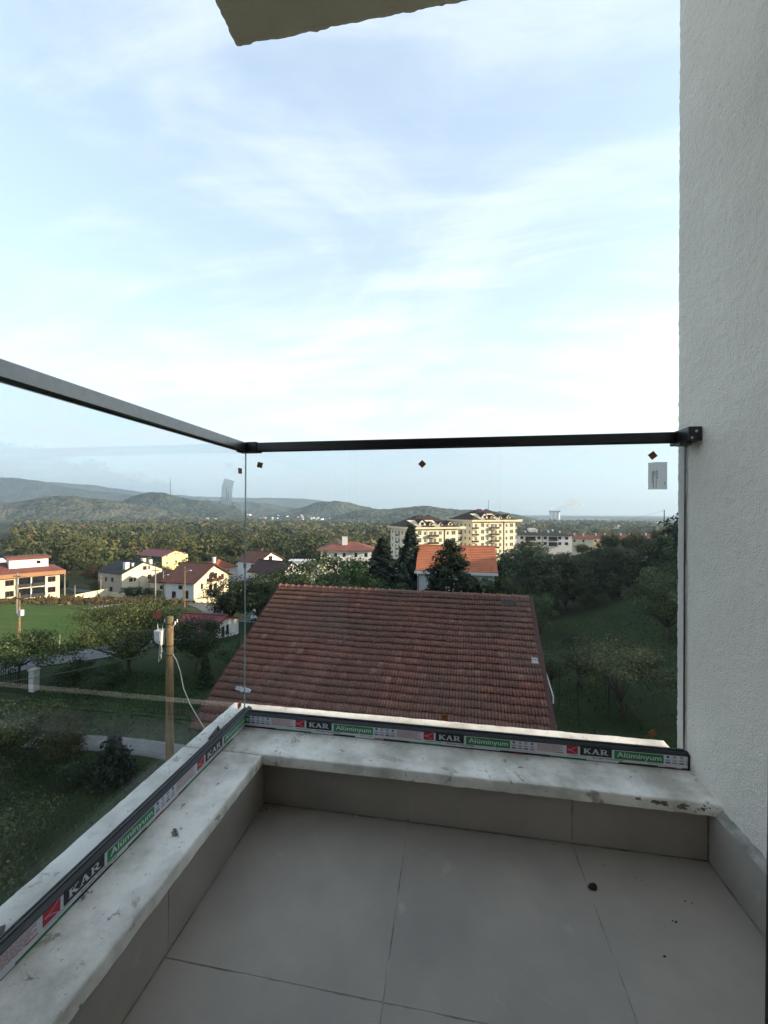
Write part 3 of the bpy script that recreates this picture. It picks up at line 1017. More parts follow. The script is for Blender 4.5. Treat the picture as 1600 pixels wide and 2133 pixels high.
M['hill_far'] = hill_material('wooded_hill', (.034, .044, .033), (.066, .078, .056), (.105, .112, .080), .05)
M['hill_mid'] = hill_material('scrub_hill', (.044, .052, .038), (.092, .098, .070), (.170, .160, .118), .075)
HILLS = [
    ('far wooded mountain on the left horizon', 'hill_far', 900, 1.0, [(-5244, 3385, 256), (-4848, 3450, 318), (-4601, 3491, 339), (-4452, 3516, 335), (-4279, 3545, 316), (-4056, 3582, 272), (-3858, 3615, 233), (-3561, 3665, 204), (-3313, 3706, 175), (-3016, 3756, 116), (-2500, 3850, -60)]),
    ('palest ridge behind the left mountain', 'hill_far', 1100, .8, [(-6360, 5023, 400), (-6113, 5064, 444), (-5724, 5129, 417), (-5300, 5200, 390), (-5017, 5247, 349), (-4734, 5294, 314), (-4380, 5353, 251), (-3673, 5471, 226), (-3107, 5565, 207), (-2542, 5659, 210), (-2117, 5730, 190), (-1764, 5789, 156), (-1551, 5824, 107), (-1000, 5900, -60)]),
    ('broad brown hill with bare fields in the valley', 'hill_mid', 330, 1.0, [(-2402, 1320, 10), (-2202, 1357, 26), (-2002, 1390, 39), (-1842, 1417, 42), (-1702, 1440, 61), (-1622, 1453, 67), (-1561, 1463, 70), (-1481, 1477, 60), (-1401, 1490, 54), (-1321, 1503, 38), (-1221, 1520, 25), (-1100, 1540, 0), (-950, 1570, -50)]),
    ('small dark round hill right of the brown hill', 'hill_far', 420, 1.0, [(-2250, 2170, 20), (-2016, 2199, 59), (-1928, 2213, 92), (-1854, 2226, 111), (-1781, 2238, 114), (-1722, 2248, 102), (-1619, 2265, 76), (-1501, 2284, 58), (-1383, 2304, 29), (-1150, 2340, -50)]),
    ('low wooded ridge behind the left village', 'hill_far', 500, .9, [(-2400, 2960, 30), (-2098, 2996, 69), (-1981, 3016, 89), (-1787, 3048, 86), (-1592, 3080, 75), (-1437, 3106, 56), (-1281, 3132, 33), (-1086, 3165, 14), (-800, 3200, -50)]),
    ('cone shaped hill above the valley village', 'hill_far', 380, 1.0, [(-1200, 2440, -40), (-1040, 2463, 10), (-963, 2475, 26), (-887, 2488, 52), (-810, 2501, 67), (-734, 2514, 74), (-666, 2525, 68), (-596, 2537, 47), (-504, 2552, 22), (-427, 2565, 10), (-300, 2590, -45)]),
    ('low wooded hill behind the yellow apartment blocks', 'hill_far', 300, .9, [(-600, 1830, -45), (-446, 1852, 7), (-379, 1863, 14), (-312, 1874, 16), (-223, 1889, 19), (-155, 1900, 26), (-111, 1908, 31), (-66, 1915, 24), (-10, 1924, 13), (46, 1934, 9), (136, 1949, 12), (225, 1964, 5), (315, 1979, -8), (450, 2000, -48)]),
]
for hi, (lab, mt, half, sk, pts) in enumerate(HILLS):
    pts = np.array(pts, float)
    if half == 330: pts[:, 2] -= 9
    n = 150
    t = np.linspace(0, 1, n) * (len(pts) - 1)
    k = np.arange(len(pts))
    rx, ry, rz = [np.interp(t, k, pts[:, c]) for c in range(3)]
    ker = np.ones(5) / 5
    rz = np.convolve(np.pad(rz, 2, 'edge'), ker, 'valid')
    mdir = np.array([rx.mean(), ry.mean()])
    mdir /= np.linalg.norm(mdir)
    w = np.linspace(-1, 1, 45)
    bell = np.cos(w * math.pi / 2) ** 1.5
    base = ground(rx, ry) - 6
    XX = rx[None, :] + mdir[0] * half * w[:, None]
    YY = ry[None, :] + mdir[1] * half * w[:, None]
    ZZ = base[None, :] + (rz - base)[None, :] * bell[:, None]
    P = np.stack([XX.ravel(), YY.ravel(), ZZ.ravel()], 1)
    hgt = np.clip((P[:, 2] - np.tile(base, 45)) / 60, 0, 1)
    nv = np.zeros_like(P)
    nv[:, 2] = hgt
    P = displaced(P, nv, (12 if half < 350 else 18) * sk, 5.0 / half, hi)
    P = displaced(P, nv, 4 * sk, 40.0 / half, hi + 9)
    o = link('hill', np_mesh('hill', P, grid_quads(n, 45), M[mt], smooth=True))
    tag(o, lab, 'hill', kind='structure')

# ---- air between here and the hills
mt, nt, L = new_mat('valley_haze')
out = N(nt, 'ShaderNodeOutputMaterial')
pv = N(nt, 'ShaderNodeVolumePrincipled', inp={'Density': 0.00013, 'Anisotropy': 0.2})
pv.inputs['Color'].default_value = (.58, .78, 1.0, 1)
L(pv.outputs[0], out.inputs['Volume'])
M['haze'] = mt
hz_ = MB().box(-9500, 9500, -2200, 9500, -60, 560).build('haze', M['haze'])
tag(hz_, 'pale blue haze filling the valley air', 'haze', kind='stuff')
# ------------------------------------------------------------------ houses
M['wall_cream'] = pmat('wall_cream', (.78, .69, .50), (.72, .63, .45), scale=.5, rough=.9)
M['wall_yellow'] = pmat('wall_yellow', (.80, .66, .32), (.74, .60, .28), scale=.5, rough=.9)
M['wall_pale'] = pmat('wall_pale_yellow', (.80, .73, .56), (.74, .67, .50), scale=.4, rough=.9)
M['wall_white'] = pmat('wall_white', (.82, .80, .77), (.74, .73, .70), scale=.6, rough=.9)
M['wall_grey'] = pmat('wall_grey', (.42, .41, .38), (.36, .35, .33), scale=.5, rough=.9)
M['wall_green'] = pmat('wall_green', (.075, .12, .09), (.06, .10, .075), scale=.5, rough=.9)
M['timber'] = pmat('dark_timber', (.055, .035, .025), (.04, .026, .018), scale=2, rough=.8)
M['roof_red'] = pmat('roof_red', (.22, .075, .060), (.16, .058, .046), scale=.6, rough=.8, bump=.3, bscale=5)
M['roof_maroon'] = pmat('sheet_maroon', (.19, .032, .038), (.155, .028, .032), scale=.5, rough=.5)
M['roof_brown'] = pmat('roof_brown', (.135, .055, .040), (.10, .042, .033), scale=.7, rough=.85, bump=.3, bscale=5)
M['roof_dark'] = pmat('roof_dark_brown', (.050, .026, .026), (.036, .020, .020), scale=.6, rough=.85, bump=.3, bscale=5)
M['roof_black'] = pmat('roof_black', (.020, .021, .024), (.015, .016, .018), scale=.6, rough=.7)
M['roof_orange'] = pmat('roof_orange', (.60, .205, .105), (.48, .155, .08), scale=.9, rough=.85, bump=.4, bscale=4, vary=.06)
M['roof_orange2'] = pmat('roof_orange_old', (.36, .10, .05), (.27, .075, .038), scale=.8, rough=.85)
M['fascia'] = pmat('fascia_orange_brown', (.40, .20, .10), (.36, .18, .09), scale=.6, rough=.8)
M['winframe_brown'] = pmat('window_brown', (.10, .040, .022), scale=2, rough=.6)
M['winframe_white'] = pmat('window_white', (.66, .65, .62), scale=2, rough=.6)
M['glass_pale'] = pmat('pale_window_glass', (.16, .16, .15), (.09, .09, .09), scale=.6, rough=.15, spec=.6)
M['glass_dark'] = pmat('window_glass', (.022, .026, .032), (.012, .015, .02), scale=.9, rough=.08, spec=.7)
M['rail_dark'] = pmat('rail_dark', (.035, .035, .04), scale=2, rough=.5)
M['cornice'] = pmat('cornice_yellow', (.80, .69, .46), scale=.5, rough=.9)
M['white_roof'] = pmat('white_sheet_roof', (.66, .68, .72), scale=.5, rough=.6)

WMESH = {}


def window_meshes(w, h, fm, bars=1):
    key = (round(w, 2), round(h, 2), fm, bars)
    if key not in WMESH:
        f = .11 if fm == 'winframe_brown' else .09
        b = MB().box(0, w, -.06, .02, 0, f).box(0, w, -.06, .02, h - f, h).box(0, f, -.06, .02, f, h - f).box(w - f, w, -.06, .02, f, h - f)
        for k in range(bars):
            x = w * (k + 1) / (bars + 1)
            b.box(x - f / 2.2, x + f / 2.2, -.055, .015, f, h - f)
        p = MB().box(f * .8, w - f * .8, -.022, -.012, f * .8, h - f * .8)
        WMESH[key] = (b.mesh('window', M[fm]), p.mesh('pane', M['glass_pale' if fm == 'winframe_white' else 'glass_dark']))
    return WMESH[key]


def put_window(parent, face, a, z, w, h, fm, bars=1, wid=0):
    """face 'front': local y=0, a = x.  face 'left': local x=0, a = y.  face 'right': local x = wid"""
    fme, pme = window_meshes(w, h, fm, bars)
    if face == 'front':
        loc, rot = (a, 0, z), 0
    elif face == 'left':
        loc, rot = (0, a + w, z), -math.pi / 2
    else:
        loc, rot = (wid, a, z), math.pi / 2
    o = link('window', fme, parent, loc, (0, 0, rot))
    link('pane', pme, o)


def roof_slab(b, quad, t=.18, mi=0):
    b.slab(quad, t, mi)


def house(name, label, corner, phi, w, d, zg, ze, roof='gable_front', pitch=.5, over=.5, wf='wall_white', rm='roof_brown', wl_=None,
          front=(), left=(), chimneys=(), group=None, fm='winframe_brown', fascia=None, base=None):
    """corner = plan position of the edge between the left and the front face; x runs along the front, y goes back.
    front / left: (offset, height above the eave line (negative down), w, h[, bars])"""
    H = ze - zg
    t = thing(name, label, 'house', (corner[0], corner[1], zg), R(phi), group)
    rh = (w if roof == 'gable_front' else d) / 2 * pitch
    b = MB()
    if roof == 'gable_front':
        b.extrude([(0, 0), (w, 0), (w, H), (w / 2, H + rh), (0, H)], 0, d, lambda p, q, s: (p, s, q))
    elif roof == 'gable_side':
        b.extrude([(0, 0), (d, 0), (d, H), (d / 2, H + rh), (0, H)], 0, w, lambda p, q, s: (s, p, q))
    else:
        b.box(0, w, 0, d, 0, H)
    b.build('wall', M[wf], t)
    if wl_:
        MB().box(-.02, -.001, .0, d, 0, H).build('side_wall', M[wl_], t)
    o = over
    r = MB()
    if roof == 'gable_front':
        s = o * pitch
        r.slab([(-o, -o, H - s + .1), (w / 2, -o, H + rh + .1), (w / 2, d + o, H + rh + .1), (-o, d + o, H - s + .1)], .16)
        r.slab([(w / 2, -o, H + rh + .1), (w + o, -o, H - s + .1), (w + o, d + o, H - s + .1), (w / 2, d + o, H + rh + .1)], .16)
        r.tube([(w / 2, -o, H + rh + .12), (w / 2, d + o, H + rh + .12)], .12, 6)
    elif roof == 'gable_side':
        s = o * pitch
        r.slab([(-o, -o, H - s + .1), (w + o, -o, H - s + .1), (w + o, d / 2, H + rh + .1), (-o, d / 2, H + rh + .1)], .16)
        r.slab([(-o, d / 2, H + rh + .1), (w + o, d / 2, H + rh + .1), (w + o, d + o, H - s + .1), (-o, d + o, H - s + .1)], .16)
        r.tube([(-o, d / 2, H + rh + .12), (w + o, d / 2, H + rh + .12)], .12, 6)
    else:
        m_ = min(w, d) / 2
        k = (m_ + o) * pitch
        x0, x1, y0, y1 = -o, w + o, -o, d + o
        if w >= d:
            a_, b_ = (x0 + m_ + o, (y0 + y1) / 2), (x1 - m_ - o, (y0 + y1) / 2)
        else:
            a_, b_ = ((x0 + x1) / 2, y0 + m_ + o), ((x0 + x1) / 2, y1 - m_ - o)
        A_, B_ = (*a_, H + k), (*b_, H + k)
        c = [(x0, y0, H), (x1, y0, H), (x1, y1, H), (x0, y1, H)]
        lo = [(x, y, H - .18) for x, y, z in c]
        if w >= d:
            r.add(c + [A_, B_] + lo, [(0, 1, 5, 4), (1, 2, 5), (2, 3, 4, 5), (3, 0, 4), (6, 7, 1, 0), (7, 8, 2, 1), (8, 9, 3, 2), (9, 6, 0, 3), (9, 8, 7, 6)])
        else:
            r.add(c + [A_, B_] + lo, [(0, 1, 4), (1, 2, 5, 4), (2, 3, 5), (3, 0, 4, 5), (6, 7, 1, 0), (7, 8, 2, 1), (8, 9, 3, 2), (9, 6, 0, 3), (9, 8, 7, 6)])
    rf = r.build('roof', M[rm], t)
    if fascia:
        f = MB().box(-o - .03, w + o + .03, -o - .03, -o + .06, H - .95, H + .02).box(-o - .03, -o + .06, -o, d + o, H - .95, H + .02)
        f.box(-o, w + o, -o + .06, -.003, H - .95, H - .85)
        f.build('fascia', M[fascia], t)
    for it in front:
        put_window(t, 'front', it[0], H + it[1], it[2], it[3], fm, it[4] if len(it) > 4 else 1)
    for it in left:
        put_window(t, 'left', it[0], H + it[1], it[2], it[3], fm, it[4] if len(it) > 4 else 1)
    for (x, y, z0, z1, s, mt_) in chimneys:
        MB().box(x - s, x + s, y - s, y + s, H + z0, H + z1).box(x - s - .08, x + s + .08, y - s - .08, y + s + .08, H + z1, H + z1 + .12).build('chimney', M[mt_], rf)
    return t, H, rh


def balcony(t, x0, x1, z, depth=1.2, mat_='rail_dark', slab='wall_cream', h=.95, y=0.0):
    p = MB().box(x0, x1, y - depth, y - .003, z - .18, z).build('balcony', M[slab], t)
    b = MB().box(x0 + .05, x1 - .05, y - depth + .02, y - depth + .06, z + .08, z + h)
    b.box(x0 + .05, x0 + .09, y - depth + .06, y - .01, z + .08, z + h).box(x1 - .09, x1 - .05, y - depth + .06, y - .01, z + .08, z + h)
    b.build('railing', M[mat_], p)


# -- three storey block at the left edge of the photo
ZG = -22.0
t, H, rh = house('apartment_house', 'cream three storey house with red roof and recessed balconies at the left photo edge', (-106.5, 69.0), 57.1, 19.5, 12.5, ZG, -14.7,
                 roof='hip', pitch=.30, over=1.0, wf='wall_cream', rm='roof_red', fascia='fascia',
                 front=[(x, -2.75 - 2.55 * k, 1.5, 1.35) for k in range(3) for x in (9.6, 17.2, 1.5, 5.2)])
for k in range(3):
    z = H - 3.35 - 2.55 * k
    for x0, x1 in ((11.9, 13.9), (14.3, 16.5)):
        MB().box(x0, x1, -.03, .01, z + .1, z + 2.1).build('balcony_door', M['glass_dark'], t)
        balcony(t, x0 - .1, x1 + .1, z, .9, 'rail_dark', 'wall_cream', .85)
MB().box(14.0, 14.2, -.55, -.02, 0, H - .97).build('column', M['wall_white'], t)
MB().box(11.7, 11.85, -.55, -.02, 0, H - .97).build('column', M['wall_white'], t)
MB().box(16.7, 16.85, -.55, -.02, 0, H - .97).build('column', M['wall_white'], t)
b = MB().box(10.4, 17.6, 2.2, 8, H + .2, H + 3.0)
dm = b.build('attic_storey', M['wall_white'], t)
MB().box(9.9, 18.1, 1.7, 8.5, H + 3.02, H + 3.5).build('attic_roof', M['roof_red'], dm)
MB().box(15.4, 16.1, 2.14, 2.19, H + 1.8, H + 2.5).build('attic_window', M['glass_dark'], dm)
t['category'] = 'apartment house'

house('white_roof_hall', 'pale sheet roof of a hall behind the cream three storey house', (-140, 88), 57, 22, 14, -23, -17.0, roof='gable_side', pitch=.28, over=.4, wf='wall_white', rm='white_roof')

# -- white house with black roof
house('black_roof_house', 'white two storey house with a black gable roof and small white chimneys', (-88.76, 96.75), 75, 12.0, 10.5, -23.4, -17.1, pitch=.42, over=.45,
      wf='wall_cream', rm='roof_black', wl_='wall_grey', front=[(6.0, .2, 1.1, 1.1), (7.6, .2, .5, 1.1), (2.0, -2.6, 1.0, 1.0), (3.3, -2.6, .6, 1.0), (7.4, -2.4, 1.2, 1.1)],  # side wall's shade is put into its grey colour, gable in sunlit cream
      left=[(3.6, -2.6, 1.0, 1.3), (6.5, -2.6, .8, 1.2), (4.0, -5.4, 1.2, 1.4)],
      chimneys=[(2.2, 1.6, .7, 2.6, .55, 'wall_white'), (3.6, 1.0, 1.4, 2.3, .25, 'wall_white'), (7.9, 2.6, 1.8, 3.1, .45, 'wall_white'), (9.6, 2.0, 1.0, 2.6, .4, 'wall_white')])
house('lean_to_house', 'low cream annex with dark roof attached right of the white house', (-79.5, 101.5), 75, 9, 6, -23.4, -19.4, pitch=.35, over=.4, wf='wall_cream', rm='roof_black',
      front=[(2, -1.6, 1.0, .9), (5, -1.6, 1.0, .9)])
# -- green and yellow block
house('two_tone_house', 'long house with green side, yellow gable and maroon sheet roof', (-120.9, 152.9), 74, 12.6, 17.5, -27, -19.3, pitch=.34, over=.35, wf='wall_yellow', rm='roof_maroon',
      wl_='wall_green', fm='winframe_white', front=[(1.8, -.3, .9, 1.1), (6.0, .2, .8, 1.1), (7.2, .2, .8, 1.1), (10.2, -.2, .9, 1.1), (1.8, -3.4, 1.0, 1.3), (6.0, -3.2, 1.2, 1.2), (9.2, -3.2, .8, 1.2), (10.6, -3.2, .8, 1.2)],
      left=[(7.5, -3.2, 1.4, 1.1), (12.0, -3.2, 1.0, 1.1)])
# -- the brown roofed house with balconies
t, H, rh = house('brown_roof_house', 'big house with brown tiled gable roof, cream gable and stacked timber balconies', (-63.0, 90.9), 84, 13.5, 8.6, -23.2, -17.4, pitch=.52, over=1.0,
                 wf='wall_cream', rm='roof_brown', wl_='wall_white',
                 front=[(5.8, -.2, 1.5, 1.6, 1), (2.4, -2.4, .8, 1.3), (10.2, -.9, 1.1, 1.2), (10.4, -3.8, 1.1, 1.3)],
                 left=[(1.6, -4.4, 1.4, 2.0), (3.4, -2.2, 1.2, 1.0), (5.4, -4.6, 1.2, 1.8)])
for k, z in enumerate((H - .9, H - 3.7)):
    balcony(t, 4.6, 9.4, z, 1.6, 'winframe_brown', 'wall_white', .9)
    MB().box(5.4, 6.6, -.05, .01, z + .02, z + 1.9).box(7.2, 8.6, -.05, .01, z + .02, z + 1.9).build('balcony_door', M['glass_dark'], t)
for x in (4.65, 9.2):
    MB().box(x, x + .16, -1.58, -1.42, 0, H + .6).build('post', M['timber'], t)
house('brown_roof_annex', 'low brown roofed annex adjoining the left side of the balcony house', (-73.2, 96.5), 84, 10, 7, -24, -18.9, pitch=.45, over=.6, wf='wall_cream', rm='roof_brown', left=[(3, -2.0, 1.0, 1.0)])
house('orange_roof_cottage', 'cottage with weathered orange roof and white chimney behind the balcony house', (-77.0, 122.0), 68, 8.5, 9, -26, -19.0, roof='hip', pitch=.55, over=.6, wf='wall_white', rm='roof_orange2',
      front=[(1.2, -1.9, 1.0, 1.1), (4.6, -1.9, 1.0, 1.1)], chimneys=[(2.0, 3.2, .8, 3.4, .42, 'wall_white')])
house('small_gable_house', 'tiny white gabled house just left of the glass corner', (-76.0, 142), 74, 5.5, 6, -27, -19.6, pitch=.6, over=.3, wf='wall_white', rm='roof_black', front=[(2.2, -.6, .9, 1.0)])
# -- two chalets
house('chalet', 'white chalet with brown roof and dormer gable, the farther of two', (-61.5, 121.7), 70, 11.0, 9.5, -26, -16.2, pitch=.5, over=.7, wf='wall_white', rm='roof_brown',
      front=[(4.6, -.1, 1.6, 1.5, 1), (2.2, -3.2, 1.2, 1.4), (7.2, -3.2, 1.4, 1.4)], left=[(2, -2.6, 1.2, 1.6), (5.5, -2.6, 1.2, 1.6)], chimneys=[(6.5, 5.5, 1.4, 3.4, .4, 'roof_brown')])
house('chalet', 'white chalet with very dark roof and pale verges, the nearer of two', (-46.0, 104.5), 74, 8.8, 11.5, -24.6, -17.0, pitch=.62, over=.6, wf='wall_white', rm='roof_dark',
      front=[(3.4, .1, 1.4, 1.2, 1), (1.4, -3.0, 1.2, 1.4), (5.6, -3.0, 1.4, 1.4)], left=[(3, -2.6, 1.2, 1.4), (7, -2.6, 1.2, 1.4)])
house('long_white_building', 'low long white building between the chalets and the brown hip roof house', (-58, 138), 12, 13, 6, -27, -18.0, roof='gable_side', pitch=.12, over=.2, wf='wall_white', rm='white_roof')
# -- hip roofed house
house('hip_roof_house', 'white house with a wide brown hip roof and a big white chimney', (-47.9, 144.1), 13, 19.0, 13, -27, -14.2, roof='hip', pitch=.34, over=1.6, wf='wall_white', rm='roof_red',
      front=[(x, -2.6 - 2.9 * k, 1.1, 1.5) for k in range(3) for x in (1.2, 5.0, 8.2, 12.6, 16.4)],
      left=[(y, -2.7 - 2.9 * k, 1.1, 1.5) for k in range(2) for y in (3, 8)], chimneys=[(8.8, 4.2, .8, 4.6, 1.0, 'wall_white'), (6.9, 4.6, .8, 3.4, .6, 'wall_grey')])

# -- orange roof house among the conifers
t, H, rh = house('orange_roof_house', 'white house with a bright orange tiled roof among dark conifers', (-4.6, 59.0), -1.0, 10.7, 8.4, -17.6, -8.25, roof='gable_side', pitch=.72, over=.45,
                 wf='wall_white', rm='roof_orange', front=[(1.7, -3.1, 1.35, 1.6, 1), (.4, -6.4, 1.2, 1.4, 1), (8.2, -3.1, 1.3, 1.5, 1)], left=[(3.4, -2.6, 1.0, 1.6)])
# its pantile courses as rows of ribs
b = MB()
ang = math.atan(.72)
for r in range(15):
    f0 = r / 15
    y = -.45 + f0 * (4.2 + .45)
    z = H - .45 * .72 + .1 + (y + .45) * .72
    b.slab([(-.45, y, z + .075), (11.15, y, z + .075), (11.15, y + .335, z + .335 * .72 + .02), (-.45, y + .335, z + .335 * .72 + .02)], .03)
b.build('tile_course', M['roof_orange'], [c for c in t.children if c.name.startswith('roof')][0])['kind'] = 'stuff'
MB().box(-.6, 11.2, -.62, -.46, H - .62, H - .25).build('gutter', M['wall_white'], t)
MB().tube([(-.12, -.12, 0), (-.12, -.12, H - .3)], .06, 6).build('downpipe', M['wall_white'], t)
MB().box(-1.2, -.02, 1.2, 2.6, H - 3.0, H - 2.85).tube([(-.9, -.3, H - 1.6), (-.9, -.3, H - .2)], .03, 5).build('side_bracket', M['rail_dark'], t)
tag(MB().extrude([(.42 * math.cos(a), .42 * math.sin(a)) for a in np.linspace(0, 6.283, 13)[:-1]], 0, .06, lambda p, q, s: (-4.75 + s, 58.5 + p, -8.95 + q)).build('satellite_dish', M['wall_white']),
    'white satellite dish on the left corner of the orange roofed house', 'dish')


# -- the two tall yellow blocks
def block(label, corner, phi, zg, ze, nfl, dx=1.0):
    w, d = 23.0, 19.5
    H = ze - zg
    t = thing('apartment_block', label, 'apartment block', (corner[0], corner[1], zg), R(phi), 'pale yellow apartment blocks with dark hip roofs')
    MB().box(0, w, 0, d, 0, H).build('wall', M['wall_pale'], t)
    MB().box(-1.2, w + 1.2, -1.2, d + 1.0, H - .05, H + .75).box(w + 1.2, w + 3.4, -.8, 4.5, H - .1, H + .9).build('cornice', M['cornice'], t)
    k = 5.2
    r = MB()
    c = [(-.9, -.9, H + .75), (w + .9, -.9, H + .75), (w + .9, d + .8, H + .75), (-.9, d + .8, H + .75)]
    lo = [(x, y, H + .6) for x, y, z in c]
    r.add(c + [(8.2, 8.5, H + k), (w - 8.2, 8.5, H + k), (w - 8.2, 11.5, H + k), (8.2, 11.5, H + k)] + lo,
          [(0, 1, 5, 4), (1, 2, 6, 5), (2, 3, 7, 6), (3, 0, 4, 7), (4, 5, 6, 7), (8, 9, 1, 0), (9, 10, 2, 1), (10, 11, 3, 2), (11, 8, 0, 3)])
    rf = r.build('roof', M['roof_dark'], t)

    def rz_(y):                     # roof height along the front slope
        return H + .75 + (y + .9) / 9.4 * (k - .75)
    for x, sz in ((6.6, 1.5), (15.0, .9), (19.6, 1.1), (10.6, .9)):        # dormers
        y0, hh = .5, sz * 1.7
        dmr = MB().extrude([(x - sz, rz_(y0) - .3), (x + sz, rz_(y0) - .3), (x + sz, rz_(y0) + hh * .35), (x, rz_(y0) + hh), (x - sz, rz_(y0) + hh * .35)], y0, y0 + 4.2, lambda p, q, s: (p, s, q)).build('dormer', M['wall_pale'], rf)
        b = MB()
        z1, z0 = rz_(y0) + hh + .1, rz_(y0) + hh * .35 - .05
        b.slab([(x - sz - .25, y0 - .25, z0), (x, y0 - .25, z1), (x, y0 + 5, z1), (x - sz - .25, y0 + 5, z0)], .12)
        b.slab([(x, y0 - .25, z1), (x + sz + .25, y0 - .25, z0), (x + sz + .25, y0 + 5, z0), (x, y0 + 5, z1)], .12)
        b.build('dormer_roof', M['roof_dark'], rf)
        MB().box(x - sz * .45, x + sz * .45, y0 - .05, y0 + .01, rz_(y0) + .1, rz_(y0) + hh * .5).build('dormer_window', M['glass_dark'], rf)
    for x0, x1 in ((3.6, 5.6), (11.6, 14.0)):                              # sunken pale roof terraces
        b = MB()
        b.slab([(x0, .2, rz_(.2) + .06), (x1, .2, rz_(.2) + .06), (x1 - .6, 4.8, rz_(4.8) + .06), (x0 - 2.2, 4.8, rz_(4.8) + .06)], .1)
        b.build('terrace', M['cornice'], rf)
        MB().box(x0, x1, -.75, -.70, H + .8, H + 1.7).build('terrace_rail', M['wall_grey'], rf)
    b = MB()
    for x, y in ((8.6, 9), (11, 10.5), (13.4, 9.5), (w - 8.6, 10)):
        MB().box(x - .4, x + .4, y - .4, y + .4, H + k - .3, H + k + .5).build('chimney', M['roof_dark'], rf)
    for f in range(nfl):
        z = H - 2.55 - 2.95 * f
        for x, ww, hh, bars in ((1.0, 1.3, 1.6, 1), (4.3, 1.7, 1.9, 1), (7.1, 1.0, 1.5, 0), (13.9, 1.4, 1.6, 1), (17.6, 1.0, 1.5, 0), (19.9, 1.9, 1.7, 1)):
            put_window(t, 'front', x, z, ww, hh, 'winframe_white', bars)
        put_window(t, 'front', 9.5, z - .6, 1.6, 2.1, 'winframe_white', 1)
        put_window(t, 'front', 11.4, z - .6, 1.4, 2.1, 'winframe_white', 1)
        balcony(t, 9.0, 13.3, z - .75, 1.5, 'timber', 'wall_yellow', .8)
        balcony(t, -.6, 2.6, z - .75, 1.1, 'timber', 'wall_pale', .8)
        p = MB().box(w + .003, w + 1.8, 1.0, 4.6, z - .93, z - .75).build('balcony', M['wall_pale'], t)
        MB().box(w + 1.74, w + 1.8, 1.0, 4.6, z - .7, z + .1).box(w + .05, w + 1.74, 1.0, 1.06, z - .7, z + .1).build('railing', M['wall_grey'], p)
        for y in (1.8, 5.4, 12.4, 16.4):
            put_window(t, 'left', y, z, 1.3, 1.5, 'winframe_white', 1)
        p = MB().box(-1.2, -.003, 8.2, 10.8, z - .93, z - .75).build('balcony', M['wall_white'], t)
        MB().box(-1.2, -1.14, 8.2, 10.8, z - .7, z + .05).build('railing', M['timber'], p)
        put_window(t, 'left', 8.7, z - .6, 1.6, 2.0, 'winframe_white', 1)
    for x in (8.55, 16.4):
        MB().box(x, x + .38, -.16, -.004, 0, H - .1).build('pilaster', M['timber'] if x > 10 else M['cornice'], t)
    return t


block('pale yellow apartment block with dark hip roof, nearer and left of the pair', (-17.0, 161.4), 29.6, -27, -6.7, 5)
block('pale yellow apartment block with dark hip roof, farther and right of the pair', (9.6, 182.2), 30.2, -28, -3.9, 5)

# -- white guest house on the right
t, H, rh = house('guest_house', 'long white two storey building with dark hip roof right of the yellow blocks', (35.5, 222.5), 5, 27.5, 13, -24, -11.6, roof='hip', pitch=.28, over=1.0,
                 wf='wall_white', rm='roof_black', front=[(x, z, 1.6, 1.5) for x in (1.0, 9.8, 13.0, 20.5, 24.0) for z in (-2.3, -5.2)],
                 chimneys=[(4.5 + 3 * k, 3.5 + (k % 2) * 2, .5, 1.9 + (k % 3) * .4, .35, 'wall_white') for k in range(7)])
for x0, x1 in ((3.5, 8.8), (15.6, 20.0)):
    for z in (H - 3.1, H - 6.0):
        MB().box(x0, x1, -.04, .02, z, z + 2.2).build('loggia', M['glass_dark'], t)
        balcony(t, x0, x1, z, 1.0, 'rail_dark', 'wall_white', .9)
MB().box(6.5, 10.0, 3.6, 7, H + .6, H + 3.4).build('roof_box', M['wall_white'], t)
MB().box(12.3, 12.6, -.08, -.01, 0, H).build('downpipe', M['fascia'], t)

for i, (x, y, ph, w) in enumerate([(72, 262, -8, 13), (86, 268, -14, 12), (104, 276, -6, 15), (122, 284, -10, 12)]):
    house('terrace_house', ['white terrace house with maroon roof, first in the row right of the guest house', 'white terrace house with maroon roof, second in the row right of the guest house',
          'white terrace house with maroon roof, third in the row above the hill bushes', 'white terrace house with maroon roof, last in the row above the hill bushes'][i],
          (x, y), ph, w, 9, -31, -15.4 - i * .1, roof='gable_side', pitch=.5, over=.6, wf='wall_cream', rm='roof_red', group='terrace houses with maroon roofs',
          chimneys=[(3, 3, .6, 3.0, .4, 'wall_white'), (8, 3, .6, 3.0, .4, 'wall_white')], front=[(2, -2.2, 1.2, 1.4), (7, -2.2, 1.2, 1.4)])

# -- shed with maroon sheet roof
t, H, rh = house('shed', 'white garden shed with a maroon ribbed sheet roof below the road', (-26.0, 39.6), 88, 6.4, 4.6, -15.0, -13.05, pitch=.30, over=.55, wf='wall_white', rm='roof_maroon', fm='winframe_white')
for x in (2.9, 3.75):
    MB().box(x, x + .45, -.05, .012, .65, 1.75).build('window', M['glass_dark'], t)
b = MB()
for k in range(17):
    y = -.5 + k * .62
    b.box(3.2, 3.75 - .1, y, y + .05, H + 3.2 * .30 + .03, H + 3.2 * .30 + .09)
MB().box(3.1, 3.3, -.56, 5.16, H + 3.2 * .30 + .05, H + 3.2 * .30 + .15).build('ridge_cap', M['roof_maroon'], t)

